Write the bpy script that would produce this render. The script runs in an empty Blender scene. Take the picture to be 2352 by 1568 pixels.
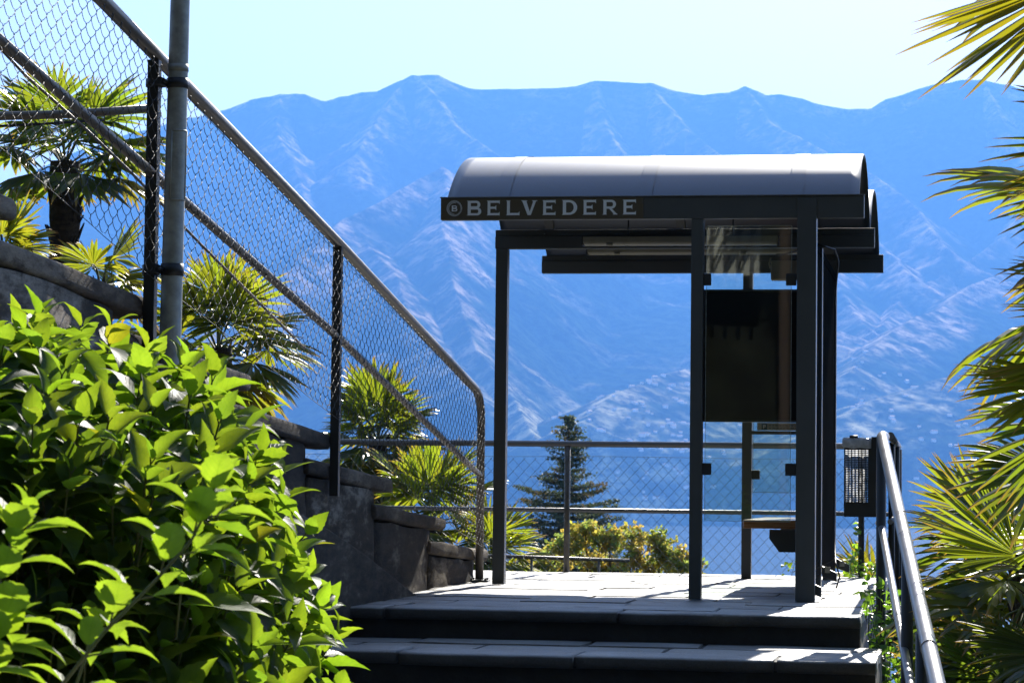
import bpy, bmesh, math, random
import numpy as np
from mathutils import Vector, Matrix, noise as mnoise
random.seed(7); rng = np.random.default_rng(5)
sc = bpy.context.scene
COL = sc.collection
R_ = math.radians
# ------------------------------------------------------------------ camera
CX, CY, F = 1176.0, 784.0, 6000.0
YAW, PITCH, ROLL = .1705, .0558, .0117
C = Vector((3.1525, -15.6707, .6569))
fw = Vector((-math.sin(YAW)*math.cos(PITCH), math.cos(YAW)*math.cos(PITCH), math.sin(PITCH)))
rt0 = Vector((math.cos(YAW), math.sin(YAW), 0)); up0 = rt0.cross(fw)
rt = rt0*math.cos(ROLL)+up0*math.sin(ROLL); up = -rt0*math.sin(ROLL)+up0*math.cos(ROLL)
cam = bpy.data.cameras.new('camera'); co = bpy.data.objects.new('camera', cam); COL.objects.link(co)
co.matrix_world = Matrix(((rt.x, up.x, -fw.x, C.x), (rt.y, up.y, -fw.y, C.y), (rt.z, up.z, -fw.z, C.z), (0, 0, 0, 1)))
cam.sensor_width = 36; cam.lens = 36*F/2352; cam.clip_start = .1; cam.clip_end = 60000
cam.dof.use_dof = True; cam.dof.focus_distance = 13.0; cam.dof.aperture_fstop = 13
sc.camera = co
def ray(u, v): return fw + rt*((u-CX)/F) - up*((v-CY)/F)
def D(u, v, d): return C + ray(u, v)*d                       # depth d along the optical axis
def PX(u, v, x): r = ray(u, v); return C + r*((x-C.x)/r.x)
def PY(u, v, y): r = ray(u, v); return C + r*((y-C.y)/r.y)
def PZ(u, v, z): r = ray(u, v); return C + r*((z-C.z)/r.z)
def PR(u, v, rad): r = ray(u, v); return C + r*(rad/math.hypot(r.x, r.y))
# ------------------------------------------------------------------ light
SUN_EL, SUN_AZ = R_(31), R_(5)
w = bpy.data.worlds.new('World'); sc.world = w; w.use_nodes = True
nt = w.node_tree; nt.nodes.clear()
sky = nt.nodes.new('ShaderNodeTexSky'); sky.sky_type = 'NISHITA'; sky.sun_disc = False
sky.sun_elevation = SUN_EL; sky.sun_rotation = SUN_AZ; sky.altitude = 260; sky.air_density = 1.0; sky.dust_density = .4; sky.ozone_density = 2.5
bg = nt.nodes.new('ShaderNodeBackground'); bg.inputs['Strength'].default_value = .085
wo = nt.nodes.new('ShaderNodeOutputWorld'); wt = nt.nodes.new('ShaderNodeMix'); wt.data_type = 'RGBA'; wt.blend_type = 'MULTIPLY'; wt.inputs[0].default_value = 1; wt.inputs[7].default_value = (1.27, 1.03, .86, 1)
nt.links.new(sky.outputs[0], wt.inputs[6]); nt.links.new(wt.outputs[2], bg.inputs[0]); nt.links.new(bg.outputs[0], wo.inputs[0])
sl = bpy.data.lights.new('sun', 'SUN'); sl.energy = 5.0; sl.angle = R_(.5); sl.color = (1, .95, .86)
so = bpy.data.objects.new('sun', sl); COL.objects.link(so)
sdir = Vector((math.sin(SUN_AZ)*math.cos(SUN_EL), math.cos(SUN_AZ)*math.cos(SUN_EL), math.sin(SUN_EL)))
so.rotation_euler = sdir.to_track_quat('Z', 'Y').to_euler(); so.location = (0, 0, 40)
sc.view_settings.view_transform = 'Standard'; sc.view_settings.look = 'None'
sc.view_settings.exposure = 1.3; sc.view_settings.gamma = 1
sc.render.engine = 'CYCLES'
cy = sc.cycles
cy.max_bounces = 8; cy.diffuse_bounces = 3; cy.glossy_bounces = 3; cy.transmission_bounces = 6; cy.volume_bounces = 1
cy.transparent_max_bounces = 24; cy.use_denoising = True; cy.caustics_reflective = False; cy.caustics_refractive = False
cy.sample_clamp_indirect = 6
# ------------------------------------------------------------------ materials
def mat(name):
    m = bpy.data.materials.new(name); m.use_nodes = True; n = m.node_tree; n.nodes.clear()
    o = n.nodes.new('ShaderNodeOutputMaterial'); return m, n, o
def N(n, t, **k):
    x = n.nodes.new(t)
    for a, b in k.items():
        if a in x.inputs: x.inputs[a].default_value = b
        else: setattr(x, a, b)
    return x
def L(n, a, b): n.links.new(a, b)
def ramp(n, src, stops):
    r = n.nodes.new('ShaderNodeValToRGB'); e = r.color_ramp.elements
    while len(e) < len(stops): e.new(.5)
    for i, (p, c) in enumerate(stops): e[i].position = p; e[i].color = (*c, 1) if len(c) == 3 else c
    L(n, src, r.inputs[0]); return r
def coords(n, scale=1, kind='Object'):
    t = n.nodes.new('ShaderNodeTexCoord'); mp = n.nodes.new('ShaderNodeMapping')
    mp.inputs['Scale'].default_value = (scale,)*3 if isinstance(scale, (int, float)) else scale
    L(n, t.outputs[kind], mp.inputs[0]); return mp.outputs[0]
def noise(n, vec, s, det=4, rough=.6):
    x = N(n, 'ShaderNodeTexNoise'); x.inputs['Scale'].default_value = s; x.inputs['Detail'].default_value = det
    x.inputs['Roughness'].default_value = rough; L(n, vec, x.inputs['Vector']); return x
def surf(name, stops, scale=4, rough=.6, metal=0, bump=.2, bscale=40, bdist=.003, stretch=(1, 1, 1), spec=.5, det=5, coat=0):
    m, n, o = mat(name); b = N(n, 'ShaderNodeBsdfPrincipled'); v = coords(n, stretch)
    x = noise(n, v, scale, det); r = ramp(n, x.outputs[0], stops); L(n, r.outputs[0], b.inputs['Base Color'])
    y = noise(n, v, bscale, 4); bp = N(n, 'ShaderNodeBump'); bp.inputs['Strength'].default_value = bump; bp.inputs['Distance'].default_value = bdist
    L(n, y.outputs[0], bp.inputs['Height']); L(n, bp.outputs[0], b.inputs['Normal'])
    mr = N(n, 'ShaderNodeMapRange'); mr.inputs['To Min'].default_value = max(.02, rough-.12); mr.inputs['To Max'].default_value = min(1, rough+.12)
    L(n, x.outputs[0], mr.inputs['Value']); L(n, mr.outputs[0], b.inputs['Roughness'])
    b.inputs['Metallic'].default_value = metal; b.inputs['Specular IOR Level'].default_value = spec; b.inputs['Coat Weight'].default_value = coat
    L(n, b.outputs[0], o.inputs[0]); return m
M = {}
M['frame'] = surf('dark_painted_steel', [(.3, (.058, .066, .067)), (.7, (.074, .082, .082))], 3, .42, 0, .06, 260, .0006)
M['vault'] = surf('roof_sheet', [(.3, (.007, .022, .050)), (.7, (.012, .030, .062))], 2, .44, .25, .12, 420, .0008, spec=.9, coat=1)
for n_ in M['vault'].node_tree.nodes:
    if n_.type == 'BSDF_PRINCIPLED': n_.inputs['Coat Roughness'].default_value = .46; n_.inputs['Coat IOR'].default_value = 1.5
M['plate'] = surf('sign_plate', [(.3, (.085, .066, .035)), (.7, (.10, .078, .044))], 3, .45, 0, .03, 80)
M['letter'] = surf('grey_lettering', [(.3, (.80, .84, .84)), (.7, (.86, .90, .90))], 3, .5, 0, .0, 80)
M['tube'] = surf('weathered_steel_tube', [(.25, (.13, .115, .098)), (.6, (.20, .18, .155)), (.8, (.26, .24, .2))], 9, .42, .6, .1, 120, .0005, stretch=(1, 1, 1))
M['rail'] = surf('grey_painted_rail', [(.3, (.17, .17, .175)), (.7, (.21, .21, .215))], 6, .36, .35, .1, 300, .0005)
M['post'] = surf('dark_post_steel', [(.3, (.022, .024, .024)), (.7, (.036, .038, .036))], 6, .45, .3, .1, 120, .0005)
M['wire'] = surf('galvanised_wire', [(.3, (.02, .023, .026)), (.7, (.034, .037, .038))], 30, .6, 0, 0, 80)
M['greenwire'] = surf('green_coated_wire', [(.3, (.02, .04, .035)), (.7, (.03, .06, .05))], 30, .4, 0, 0, 80)
M['galv'] = surf('galvanised_pole', [(.3, (.24, .25, .235)), (.5, (.33, .34, .31)), (.72, (.44, .45, .41))], 22, .55, .4, .2, 160, .0008)
M['band'] = surf('black_band', [(.3, (.012, .013, .014)), (.7, (.022, .023, .024))], 12, .45)
M['slab'] = None
M['black'] = surf('black_rubber', [(.3, (.010, .010, .011)), (.7, (.016, .016, .017))], 12, .5)
M['lamp'] = surf('cream_lamp_housing', [(.3, (.30, .28, .20)), (.7, (.38, .36, .27))], 8, .5)
M['diff'] = surf('lamp_diffuser', [(.3, (.36, .35, .28)), (.7, (.42, .41, .34))], 8, .3)
M['board'] = surf('notice_board_back', [(.3, (.010, .010, .009)), (.7, (.017, .016, .013))], 6, .7, spec=.15)
M['side'] = surf('dull_side_panel', [(.3, (.012, .013, .013)), (.7, (.02, .02, .019))], 6, .9, spec=0)
M['paper'] = surf('paper_strip', [(.3, (.32, .33, .28)), (.7, (.38, .39, .34))], 6, .6)
M['ink'] = surf('dark_ink', [(.3, (.03, .07, .09)), (.7, (.04, .09, .11))], 6, .6)
M['wood'] = surf('varnished_wood', [(.3, (.28, .11, .03)), (.5, (.40, .17, .05)), (.7, (.50, .24, .08))], 14, .3, 0, .15, 40, .001, stretch=(.6, .6, 9), coat=.4)
M['sticker'] = surf('pale_sticker', [(.3, (.4, .38, .3)), (.7, (.5, .48, .38))], 10, .5)
M['bag'] = surf('clear_bin_liner', [(.3, (.35, .37, .40)), (.7, (.6, .62, .66))], 30, .25, 0, .8, 30, .01)
m, n, o = mat('translucent_liner'); tl_ = N(n, 'ShaderNodeBsdfTranslucent'); tl_.inputs[0].default_value = (.8, .82, .85, 1); tp_ = N(n, 'ShaderNodeBsdfTransparent'); q_n = noise(n, coords(n), 14, 4)
rr_ = ramp(n, q_n.outputs[0], [(.4, (.35, .35, .35)), (.7, (.9, .9, .9))]); mx_ = N(n, 'ShaderNodeMixShader'); L(n, rr_.outputs[0], mx_.inputs[0]); L(n, tp_.outputs[0], mx_.inputs[1]); L(n, tl_.outputs[0], mx_.inputs[2]); L(n, mx_.outputs[0], o.inputs[0]); M['liner'] = m
M['trunk'] = surf('palm_trunk_fibre', [(.3, (.028, .018, .011)), (.5, (.06, .04, .024)), (.75, (.11, .078, .048))], 14, .9, 0, .9, 40, .02, stretch=(1, 1, 2.2))
M['bark'] = surf('bark', [(.3, (.05, .038, .028)), (.7, (.11, .085, .06))], 10, .9, 0, .8, 40, .02)
M['stem'] = surf('hydrangea_stem', [(.3, (.09, .13, .025)), (.7, (.14, .13, .04))], 30, .55)
M['soil'] = surf('soil', [(.3, (.010, .010, .008)), (.6, (.017, .019, .012)), (.8, (.03, .03, .02))], 2, .95, 0, .8, 12, .05, spec=0)
M['house'] = surf('house_wall', [(.3, (.86, .82, .80)), (.7, (.93, .92, .90))], .02, .8)
M['roof'] = surf('house_roof', [(.3, (.45, .25, .18)), (.7, (.55, .33, .25))], .02, .8)
# stone of deck and steps
def stone(name, lo, hi, dark, dscale=2.0):
    m, n, o = mat(name); b = N(n, 'ShaderNodeBsdfPrincipled'); v = coords(n)
    a = noise(n, v, 3.0, 8, .65); r = ramp(n, a.outputs[0], [(.3, lo), (.7, hi)])
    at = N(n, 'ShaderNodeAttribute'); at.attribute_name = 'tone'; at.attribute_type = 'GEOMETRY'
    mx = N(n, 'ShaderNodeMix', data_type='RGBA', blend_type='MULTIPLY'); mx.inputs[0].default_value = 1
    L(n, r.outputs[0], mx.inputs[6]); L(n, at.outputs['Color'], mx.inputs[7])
    d = noise(n, v, dscale, 7, .7); dr = ramp(n, d.outputs[0], [(.56, (0, 0, 0)), (.68, (1, 1, 1))])
    m2 = N(n, 'ShaderNodeMix', data_type='RGBA'); L(n, dr.outputs[0], m2.inputs[0]); L(n, mx.outputs[2], m2.inputs[6]); m2.inputs[7].default_value = (*dark, 1)
    g = noise(n, v, 160, 3, .8); gr = ramp(n, g.outputs[0], [(.35, (.6, .6, .6)), (.6, (1, 1, 1))])
    m3 = N(n, 'ShaderNodeMix', data_type='RGBA', blend_type='MULTIPLY'); m3.inputs[0].default_value = .8; L(n, m2.outputs[2], m3.inputs[6]); L(n, gr.outputs[0], m3.inputs[7])
    L(n, m3.outputs[2], b.inputs['Base Color']); b.inputs['Roughness'].default_value = .52; b.inputs['Specular IOR Level'].default_value = .35
    q = noise(n, v, 26, 6, .75); bp = N(n, 'ShaderNodeBump'); bp.inputs['Strength'].default_value = .9; bp.inputs['Distance'].default_value = .011
    L(n, q.outputs[0], bp.inputs['Height']); L(n, bp.outputs[0], b.inputs['Normal']); L(n, b.outputs[0], o.inputs[0]); return m
M['slab'] = stone('granite_slab', (.27, .27, .27), (.43, .425, .41), (.13, .115, .09))
M['mortar'] = surf('mortar', [(.3, (.07, .066, .06)), (.7, (.13, .12, .11))], 20, .9, 0, .6, 60, .004)
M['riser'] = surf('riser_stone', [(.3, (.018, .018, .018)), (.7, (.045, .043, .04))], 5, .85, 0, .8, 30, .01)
def wallmat(name, dark, mid, light, sx=1.0):
    m, n, o = mat(name); b = N(n, 'ShaderNodeBsdfPrincipled'); v = coords(n, (1, .42*sx, 1.3*sx))
    a = noise(n, v, 2.3, 9, .72); r = ramp(n, a.outputs[0], [(.36, dark), (.5, mid), (.60, light), (.66, mid), (.8, dark)])
    v2 = coords(n, (1, .35, 1)); q = noise(n, v2, 18, 8, .8); qr = ramp(n, q.outputs[0], [(.3, (.35, .35, .35)), (.6, (1, 1, 1))])
    mx = N(n, 'ShaderNodeMix', data_type='RGBA', blend_type='MULTIPLY'); mx.inputs[0].default_value = 1; L(n, r.outputs[0], mx.inputs[6]); L(n, qr.outputs[0], mx.inputs[7])
    L(n, mx.outputs[2], b.inputs['Base Color']); b.inputs['Roughness'].default_value = .92
    bp = N(n, 'ShaderNodeBump'); bp.inputs['Strength'].default_value = .9; bp.inputs['Distance'].default_value = .012
    L(n, q.outputs[0], bp.inputs['Height']); L(n, bp.outputs[0], b.inputs['Normal']); L(n, b.outputs[0], o.inputs[0]); return m
M['stucco'] = wallmat('stained_stucco', (.016, .011, .007), (.085, .062, .040), (.42, .36, .28))
M['plinth'] = wallmat('grey_plaster', (.018, .013, .008), (.085, .066, .045), (.27, .22, .16), 1.2)
M['coping'] = wallmat('coping_stone', (.035, .026, .018), (.12, .092, .066), (.30, .25, .19), 1.0)
# glass
def glass(name, tint, gloss=.03):
    m, n, o = mat(name); t = N(n, 'ShaderNodeBsdfTransparent'); t.inputs[0].default_value = (*tint, 1)
    g = N(n, 'ShaderNodeBsdfGlossy'); g.inputs['Roughness'].default_value = .015
    f = N(n, 'ShaderNodeFresnel'); f.inputs[0].default_value = 1.55
    v = coords(n); q = noise(n, v, 260, 2, .5); rr = ramp(n, q.outputs[0], [(.70, (0, 0, 0)), (.76, (1, 1, 1))])
    d = N(n, 'ShaderNodeBsdfTranslucent'); d.inputs[0].default_value = (.8, .8, .8, 1)
    mx = N(n, 'ShaderNodeMixShader'); ad = N(n, 'ShaderNodeMath', operation='ADD', use_clamp=True); ad.inputs[1].default_value = gloss
    L(n, f.outputs[0], ad.inputs[0]); L(n, ad.outputs[0], mx.inputs[0]); L(n, t.outputs[0], mx.inputs[1]); L(n, g.outputs[0], mx.inputs[2])
    m2 = N(n, 'ShaderNodeMixShader'); ml = N(n, 'ShaderNodeMath', operation='MULTIPLY'); ml.inputs[1].default_value = .02; L(n, rr.outputs[0], ml.inputs[0])
    L(n, ml.outputs[0], m2.inputs[0]); L(n, mx.outputs[0], m2.inputs[1]); L(n, d.outputs[0], m2.inputs[2]); L(n, m2.outputs[0], o.inputs[0]); return m
M['glass'] = glass('pane_glass', (.93, .96, .93), .028)
M['gedge'] = surf('glass_edge', [(.3, (.35, .42, .40)), (.7, (.5, .56, .54))], 40, .25)
# leaves
def leafmat(name, refl, trans, tips=None, rough=.35, tw=.55, veins=0, spec=.6, var=.35, nscale=3.0, thr=None):
    m, n, o = mat(name)
    at = N(n, 'ShaderNodeAttribute'); at.attribute_name = 'tone'; at.attribute_type = 'GEOMETRY'
    def col(c):
        x = N(n, 'ShaderNodeMix', data_type='RGBA', blend_type='MULTIPLY'); x.inputs[0].default_value = 1
        x.inputs[6].default_value = (*c, 1); L(n, at.outputs['Color'], x.inputs[7]); return x.outputs[2]
    cr, ct = col(refl), col(trans)
    uv = N(n, 'ShaderNodeUVMap'); uv.uv_map = 'uv'; sp = N(n, 'ShaderNodeSeparateXYZ'); L(n, uv.outputs[0], sp.inputs[0])
    if tips:
        tr = ramp(n, sp.outputs[0], [(.80, (0, 0, 0)), (.97, (1, 1, 1))])
        for nm in (0, 1):
            x = N(n, 'ShaderNodeMix', data_type='RGBA'); L(n, tr.outputs[0], x.inputs[0]); L(n, (cr, ct)[nm], x.inputs[6]); x.inputs[7].default_value = (*tips, 1)
            if nm: ct = x.outputs[2]
            else: cr = x.outputs[2]
    pb = N(n, 'ShaderNodeBsdfPrincipled'); pb.inputs['Roughness'].default_value = rough; pb.inputs['Specular IOR Level'].default_value = spec
    L(n, cr, pb.inputs['Base Color'])
    tl = N(n, 'ShaderNodeBsdfTranslucent')
    if veins:
        ab = N(n, 'ShaderNodeMath', operation='ABSOLUTE'); L(n, sp.outputs[1], ab.inputs[0])
        m1 = N(n, 'ShaderNodeMath', operation='MULTIPLY_ADD'); L(n, ab.outputs[0], m1.inputs[0]); m1.inputs[1].default_value = -.22; L(n, sp.outputs[0], m1.inputs[2])
        m2 = N(n, 'ShaderNodeMath', operation='MULTIPLY'); L(n, m1.outputs[0], m2.inputs[0]); m2.inputs[1].default_value = veins
        m3 = N(n, 'ShaderNodeMath', operation='FRACT'); L(n, m2.outputs[0], m3.inputs[0])
        vr = ramp(n, m3.outputs[0], [(.0, (1, 1, 1)), (.10, (.0, .0, .0)), (.9, (0, 0, 0)), (1, (1, 1, 1))])
        mid = ramp(n, ab.outputs[0], [(.0, (1, 1, 1)), (.06, (0, 0, 0))])
        mxv = N(n, 'ShaderNodeMath', operation='MAXIMUM'); L(n, vr.outputs[0], mxv.inputs[0]); L(n, mid.outputs[0], mxv.inputs[1])
        bp = N(n, 'ShaderNodeBump', invert=True); bp.inputs['Strength'].default_value = .7; bp.inputs['Distance'].default_value = .0015
        L(n, mxv.outputs[0], bp.inputs['Height']); L(n, bp.outputs[0], pb.inputs['Normal'])
        dk = N(n, 'ShaderNodeMix', data_type='RGBA', blend_type='MULTIPLY'); L(n, ct, dk.inputs[6]); dk.inputs[7].default_value = (.62, .72, .5, 1)
        sc_ = N(n, 'ShaderNodeMath', operation='MULTIPLY'); L(n, mxv.outputs[0], sc_.inputs[0]); sc_.inputs[1].default_value = .55
        L(n, sc_.outputs[0], dk.inputs[0]); ct = dk.outputs[2]
        v = coords(n); q = noise(n, v, 26, 4, .6); rr = ramp(n, q.outputs[0], [(.35, (.75, .8, .7)), (.65, (1, 1, 1))])
        x = N(n, 'ShaderNodeMix', data_type='RGBA', blend_type='MULTIPLY'); x.inputs[0].default_value = 1; L(n, ct, x.inputs[6]); L(n, rr.outputs[0], x.inputs[7]); ct = x.outputs[2]
    L(n, ct, tl.inputs[0])
    mx = N(n, 'ShaderNodeMixShader'); mx.inputs[0].default_value = tw; L(n, pb.outputs[0], mx.inputs[1]); L(n, tl.outputs[0], mx.inputs[2])
    L(n, mx.outputs[0], o.inputs[0]); return m
M['hyd'] = leafmat('hydrangea_leaf', (.022, .050, .010), (.37, .53, .026), None, .5, .55, 8, .35)
M['palm'] = leafmat('palm_leaf', (.03, .062, .014), (.40, .46, .022), (.5, .28, .04), .3, .5, 0, .8)
M['ivy'] = leafmat('ivy_leaf', (.03, .08, .015), (.28, .5, .03), None, .35, .5, 0, .5)
M['conifer'] = leafmat('conifer_needles', (.095, .125, .07), (.16, .20, .08), None, .6, .25, 0, .3)
M['autumn'] = leafmat('autumn_leaf', (.36, .35, .09), (.66, .62, .11), None, .5, .5, 0, .4)
M['shrub'] = leafmat('shrub_leaf', (.03, .065, .014), (.22, .34, .03), None, .4, .5, 0, .5)
# ------------------------------------------------------------------ mesh helpers
class MB:
    def __init__(s): s.v = []; s.f = []; s.uv = []; s.tone = []; s.smooth = []; s.mi = []
    def add(s, vs, fs, uv=None, tone=None, smooth=False, mi=0):
        k = len(s.v); s.v += [tuple(p) for p in vs]; s.f += [tuple(i+k for i in f) for f in fs]
        s.uv += uv if uv else [(0, 0)]*len(vs); s.tone += [tone or (1, 1, 1)]*len(vs); s.smooth += [smooth]*len(fs); s.mi += [mi]*len(fs)
    def box(s, a, b, tone=None, mi=0):
        x0, y0, z0 = a; x1, y1, z1 = b
        s.add([(x0, y0, z0), (x1, y0, z0), (x1, y1, z0), (x0, y1, z0), (x0, y0, z1), (x1, y0, z1), (x1, y1, z1), (x0, y1, z1)],
              [(0, 3, 2, 1), (4, 5, 6, 7), (0, 1, 5, 4), (1, 2, 6, 5), (2, 3, 7, 6), (3, 0, 4, 7)], tone=tone, mi=mi)
    def tube(s, pts, r, n=8, cap=True, smooth=True, mi=0):
        pts = [Vector(p) for p in pts]; rs = r if isinstance(r, (list, tuple)) else [r]*len(pts)
        t0 = (pts[1]-pts[0]).normalized(); ref = Vector((0, 0, 1)) if abs(t0.z) < .9 else Vector((1, 0, 0))
        nrm = t0.cross(ref).normalized(); vs = []
        for i, p in enumerate(pts):
            a = pts[max(i-1, 0)]; b = pts[min(i+1, len(pts)-1)]; t = (b-a)
            if t.length < 1e-9: t = t0
            t.normalize(); nrm = (nrm - t*nrm.dot(t)).normalized(); bn = t.cross(nrm)
            for j in range(n):
                an = 2*math.pi*j/n; vs.append(p + (nrm*math.cos(an)+bn*math.sin(an))*rs[i])
        fs = [(i*n+j, i*n+(j+1) % n, (i+1)*n+(j+1) % n, (i+1)*n+j) for i in range(len(pts)-1) for j in range(n)]
        s.add(vs, fs, smooth=smooth, mi=mi)
        if cap:
            k = len(s.v)-len(vs); s.f += [tuple(k+j for j in reversed(range(n))), tuple(k+(len(pts)-1)*n+j for j in range(n))]; s.smooth += [False]*2; s.mi += [mi]*2
    def prism(s, poly, h, axis='y', off=0, mi=0):
        # poly: 2D points; extruded along axis from off to off+h
        n = len(poly)
        def p3(p, q): return (p[0], q, p[1]) if axis == 'y' else ((q, p[0], p[1]) if axis == 'x' else (p[0], p[1], q))
        vs = [p3(p, off) for p in poly]+[p3(p, off+h) for p in poly]
        s.add(vs, [tuple(reversed(range(n))), tuple(range(n, 2*n))]+[(i, (i+1) % n, (i+1) % n+n, i+n) for i in range(n)], mi=mi)
    def build(s, name, m, parent=None, bevel=0, seg=2, origin=None):
        me = bpy.data.meshes.new(name); o3 = Vector(origin) if origin is not None else None
        vs = [tuple(Vector(p)-o3) for p in s.v] if o3 is not None else s.v
        me.from_pydata(vs, [], s.f); ms = m if isinstance(m, list) else [m]
        for x in ms: me.materials.append(x)
        me.polygons.foreach_set('use_smooth', s.smooth)
        if len(ms) > 1: me.polygons.foreach_set('material_index', s.mi)
        if any(u != (0, 0) for u in s.uv[:50]) or any(u != (0, 0) for u in s.uv[-50:]):
            ul = me.uv_layers.new(name='uv'); li = np.empty(len(me.loops), np.int32); me.loops.foreach_get('vertex_index', li)
            ul.data.foreach_set('uv', np.array(s.uv, np.float32)[li].ravel())
        ca = me.color_attributes.new('tone', 'FLOAT_COLOR', 'POINT')
        t = np.ones((len(s.v), 4), np.float32); t[:, :3] = np.array(s.tone, np.float32); ca.data.foreach_set('color', t.ravel())
        me.update()
        bm = bmesh.new(); bm.from_mesh(me)
        if bevel:
            bmesh.ops.recalc_face_normals(bm, faces=bm.faces)
            ed = [e for e in bm.edges if len(e.link_faces) == 2 and e.calc_face_angle(0) > .6]
            bmesh.ops.bevel(bm, geom=ed, offset=bevel, segments=seg, affect='EDGES', profile=.6, clamp_overlap=True); bm.to_mesh(me)
        bm.free()
        ob = bpy.data.objects.new(name, me); COL.objects.link(ob)
        if o3 is not None: ob.location = o3
        if parent is not None:
            ob.parent = parent; ob.matrix_parent_inverse = Matrix.Translation(parent.location).inverted() if parent.type == 'EMPTY' or True else Matrix()
        return ob
def tag(o, label=None, cat=None, group=None, kind=None):
    if label: o['label'] = label
    if cat: o['category'] = cat
    if group: o['group'] = group
    if kind: o['kind'] = kind
    return o
def empty(name, loc, label, cat, group=None):
    o = bpy.data.objects.new(name, None); COL.objects.link(o); o.location = loc; return tag(o, label, cat, group)
def arc(c, a0, a1, r, n, e1, e2): return [Vector(c)+Vector(e1)*r*math.cos(a0+(a1-a0)*i/n)+Vector(e2)*r*math.sin(a0+(a1-a0)*i/n) for i in range(n+1)]
def jit(s): return random.uniform(-s, s)
# ------------------------------------------------------------------ landing and steps
EX = [(-1.6, 2.64), (-.6, 2.76), (-.6, 2.9), (-.6, 3.05), (-.6, 3.2), (-.6, 3.35), (-.6, 3.5)]
def paving(mb, x0, x1, y0, y1, z, rows, wmin, wmax, th=.05, gap=.013):
    dy = (y1-y0)/rows; random.seed(int(1000+z*100+rows))
    for r in range(rows):
        x = x0; ya = y0+dy*r; yb = ya+dy
        while x < x1-.02:
            wd = random.uniform(wmin, wmax); xe = min(x+wd, x1)
            if x1-xe < wmin*.5: xe = x1
            g = gap*random.uniform(.6, 1.5); dz = jit(.004); t = random.uniform(.82, 1.12); tn = (t, t*random.uniform(.985, 1.01), t*random.uniform(.96, 1.02))
            n = max(2, int((xe-x)/.07)); vs = []; fs = []
            tx = jit(.004)
            for i in range(n+1):
                for j in range(4):
                    px = x+g*.5+(xe-x-g)*i/n; py = ya+g*.5+(dy-g)*j/3
                    if j in (0, 3): py += jit(.0035)
                    if i in (0, n): px += jit(.004)+(tx if j < 2 else -tx)
                    edge = .004 if (j in (0, 3) or i in (0, n)) else 0
                    vs.append((px, py, z+dz-edge+mnoise.noise(Vector((px*3, py*3, z)))*.0035))
            fs = [(i*4+j, (i+1)*4+j, (i+1)*4+j+1, i*4+j+1) for i in range(n) for j in range(3)]
            mb.add(vs, fs, tone=tn, smooth=True)
            # sides
            ring = [i*4 for i in range(n+1)]+[n*4+1, n*4+2]+[i*4+3 for i in reversed(range(n+1))]+[2, 1]
            rv = [vs[i] for i in ring]; k = len(rv)
            mb.add(rv+[(p[0], p[1], z-th) for p in rv], [(i, i+k, (i+1) % k+k, (i+1) % k) for i in range(k)], tone=tn)
            x = xe
def edge_slabs(mb, x0, x1, y, z, depth, wmin, wmax, seed, th=.062):
    random.seed(seed); x = x0
    while x < x1-.02:
        xe = min(x+random.uniform(wmin, wmax), x1)
        if x1-xe < .3: xe = x1
        g = .020; n = max(2, int((xe-x)/.05)); t = random.uniform(.85, 1.1); tn = (t, t, t*.99); dz = jit(.003)
        prof = [(y+depth-g, -th), (y+depth-g, -.002), (y+depth-g-.01, 0)]+[(y+depth*k/4.0, 0) for k in (3, 2, 1)]+[(y+.018, 0), (y+.006, -.004), (y+.001, -.012), (y, -.034), (y+.003, -.05), (y+.014, -th)]
        vs = []; m = len(prof)
        for i in range(n+1):
            px = x+g*.5+(xe-x-g)*i/n; nn = mnoise.noise(Vector((px*4, y, z)))*.006+jit(.0012)
            for (py, pz) in prof:
                k = 1 if py < y+.05 else .3
                vs.append((px, py+nn*k, z+dz+pz+mnoise.noise(Vector((px*5, py*4, z+3)))*.003))
        fs = [(i*m+j, i*m+(j+1) % m, (i+1)*m+(j+1) % m, (i+1)*m+j) for i in range(n) for j in range(m)]
        fs += [tuple(reversed(range(m))), tuple(n*m+j for j in range(m))]
        mb.add(vs, [tuple(reversed(f)) for f in fs], tone=tn, smooth=True)
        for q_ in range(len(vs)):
            if q_ % m >= m-4: mb.tone[len(mb.tone)-len(vs)+q_] = (.22, .215, .2)  # slab fronts toned darker: shade of the vertical face painted into the colour
        x = xe
deck = MB(); paving(deck, EX[0][0], EX[0][1], -1.42, 4.86, 0, 14, .5, 1.05)
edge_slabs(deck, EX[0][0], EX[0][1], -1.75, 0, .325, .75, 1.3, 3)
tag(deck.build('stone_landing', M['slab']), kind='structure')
bed = MB(); bed.box((EX[0][0], -1.66, -1.9), (EX[0][1]-.02, 4.9, -.012))
tag(bed.build('landing_bed', M['mortar']), kind='structure')
steps = MB(); rise, run = .16, 1.2; body = MB(); ris = MB()
for k in range(1, 7):
    y0 = -1.75-run*k; z = -rise*k; xl, xr = EX[k]
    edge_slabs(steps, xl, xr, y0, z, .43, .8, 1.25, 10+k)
    paving(steps, xl, xr, y0+.437, y0+run+.06, z, 2, .6, 1.05, gap=.026)
    body.box((xl, y0+.06, -2.2), (xr-.015, y0+run+.09, z-.012))
    ris.box((EX[k-1][0] if k > 1 else -.6, y0+run+.045, z-.01), (EX[k-1][1]-.01, y0+run+.09, z+rise-.055))
ris.box((EX[6][0], y0+.045, z-.3), (EX[6][1]-.01, y0+.059, z-.055))
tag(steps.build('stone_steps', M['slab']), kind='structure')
tag(body.build('steps_bed', M['mortar']), kind='structure')
tag(ris.build('step_risers', M['riser']), kind='structure')
lowp = MB(); paving(lowp, -1.2, 3.9, -17.5, -8.96, -1.1, 14, .6, 1.1); tag(lowp.build('lower_path', M['slab']), kind='structure')
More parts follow.
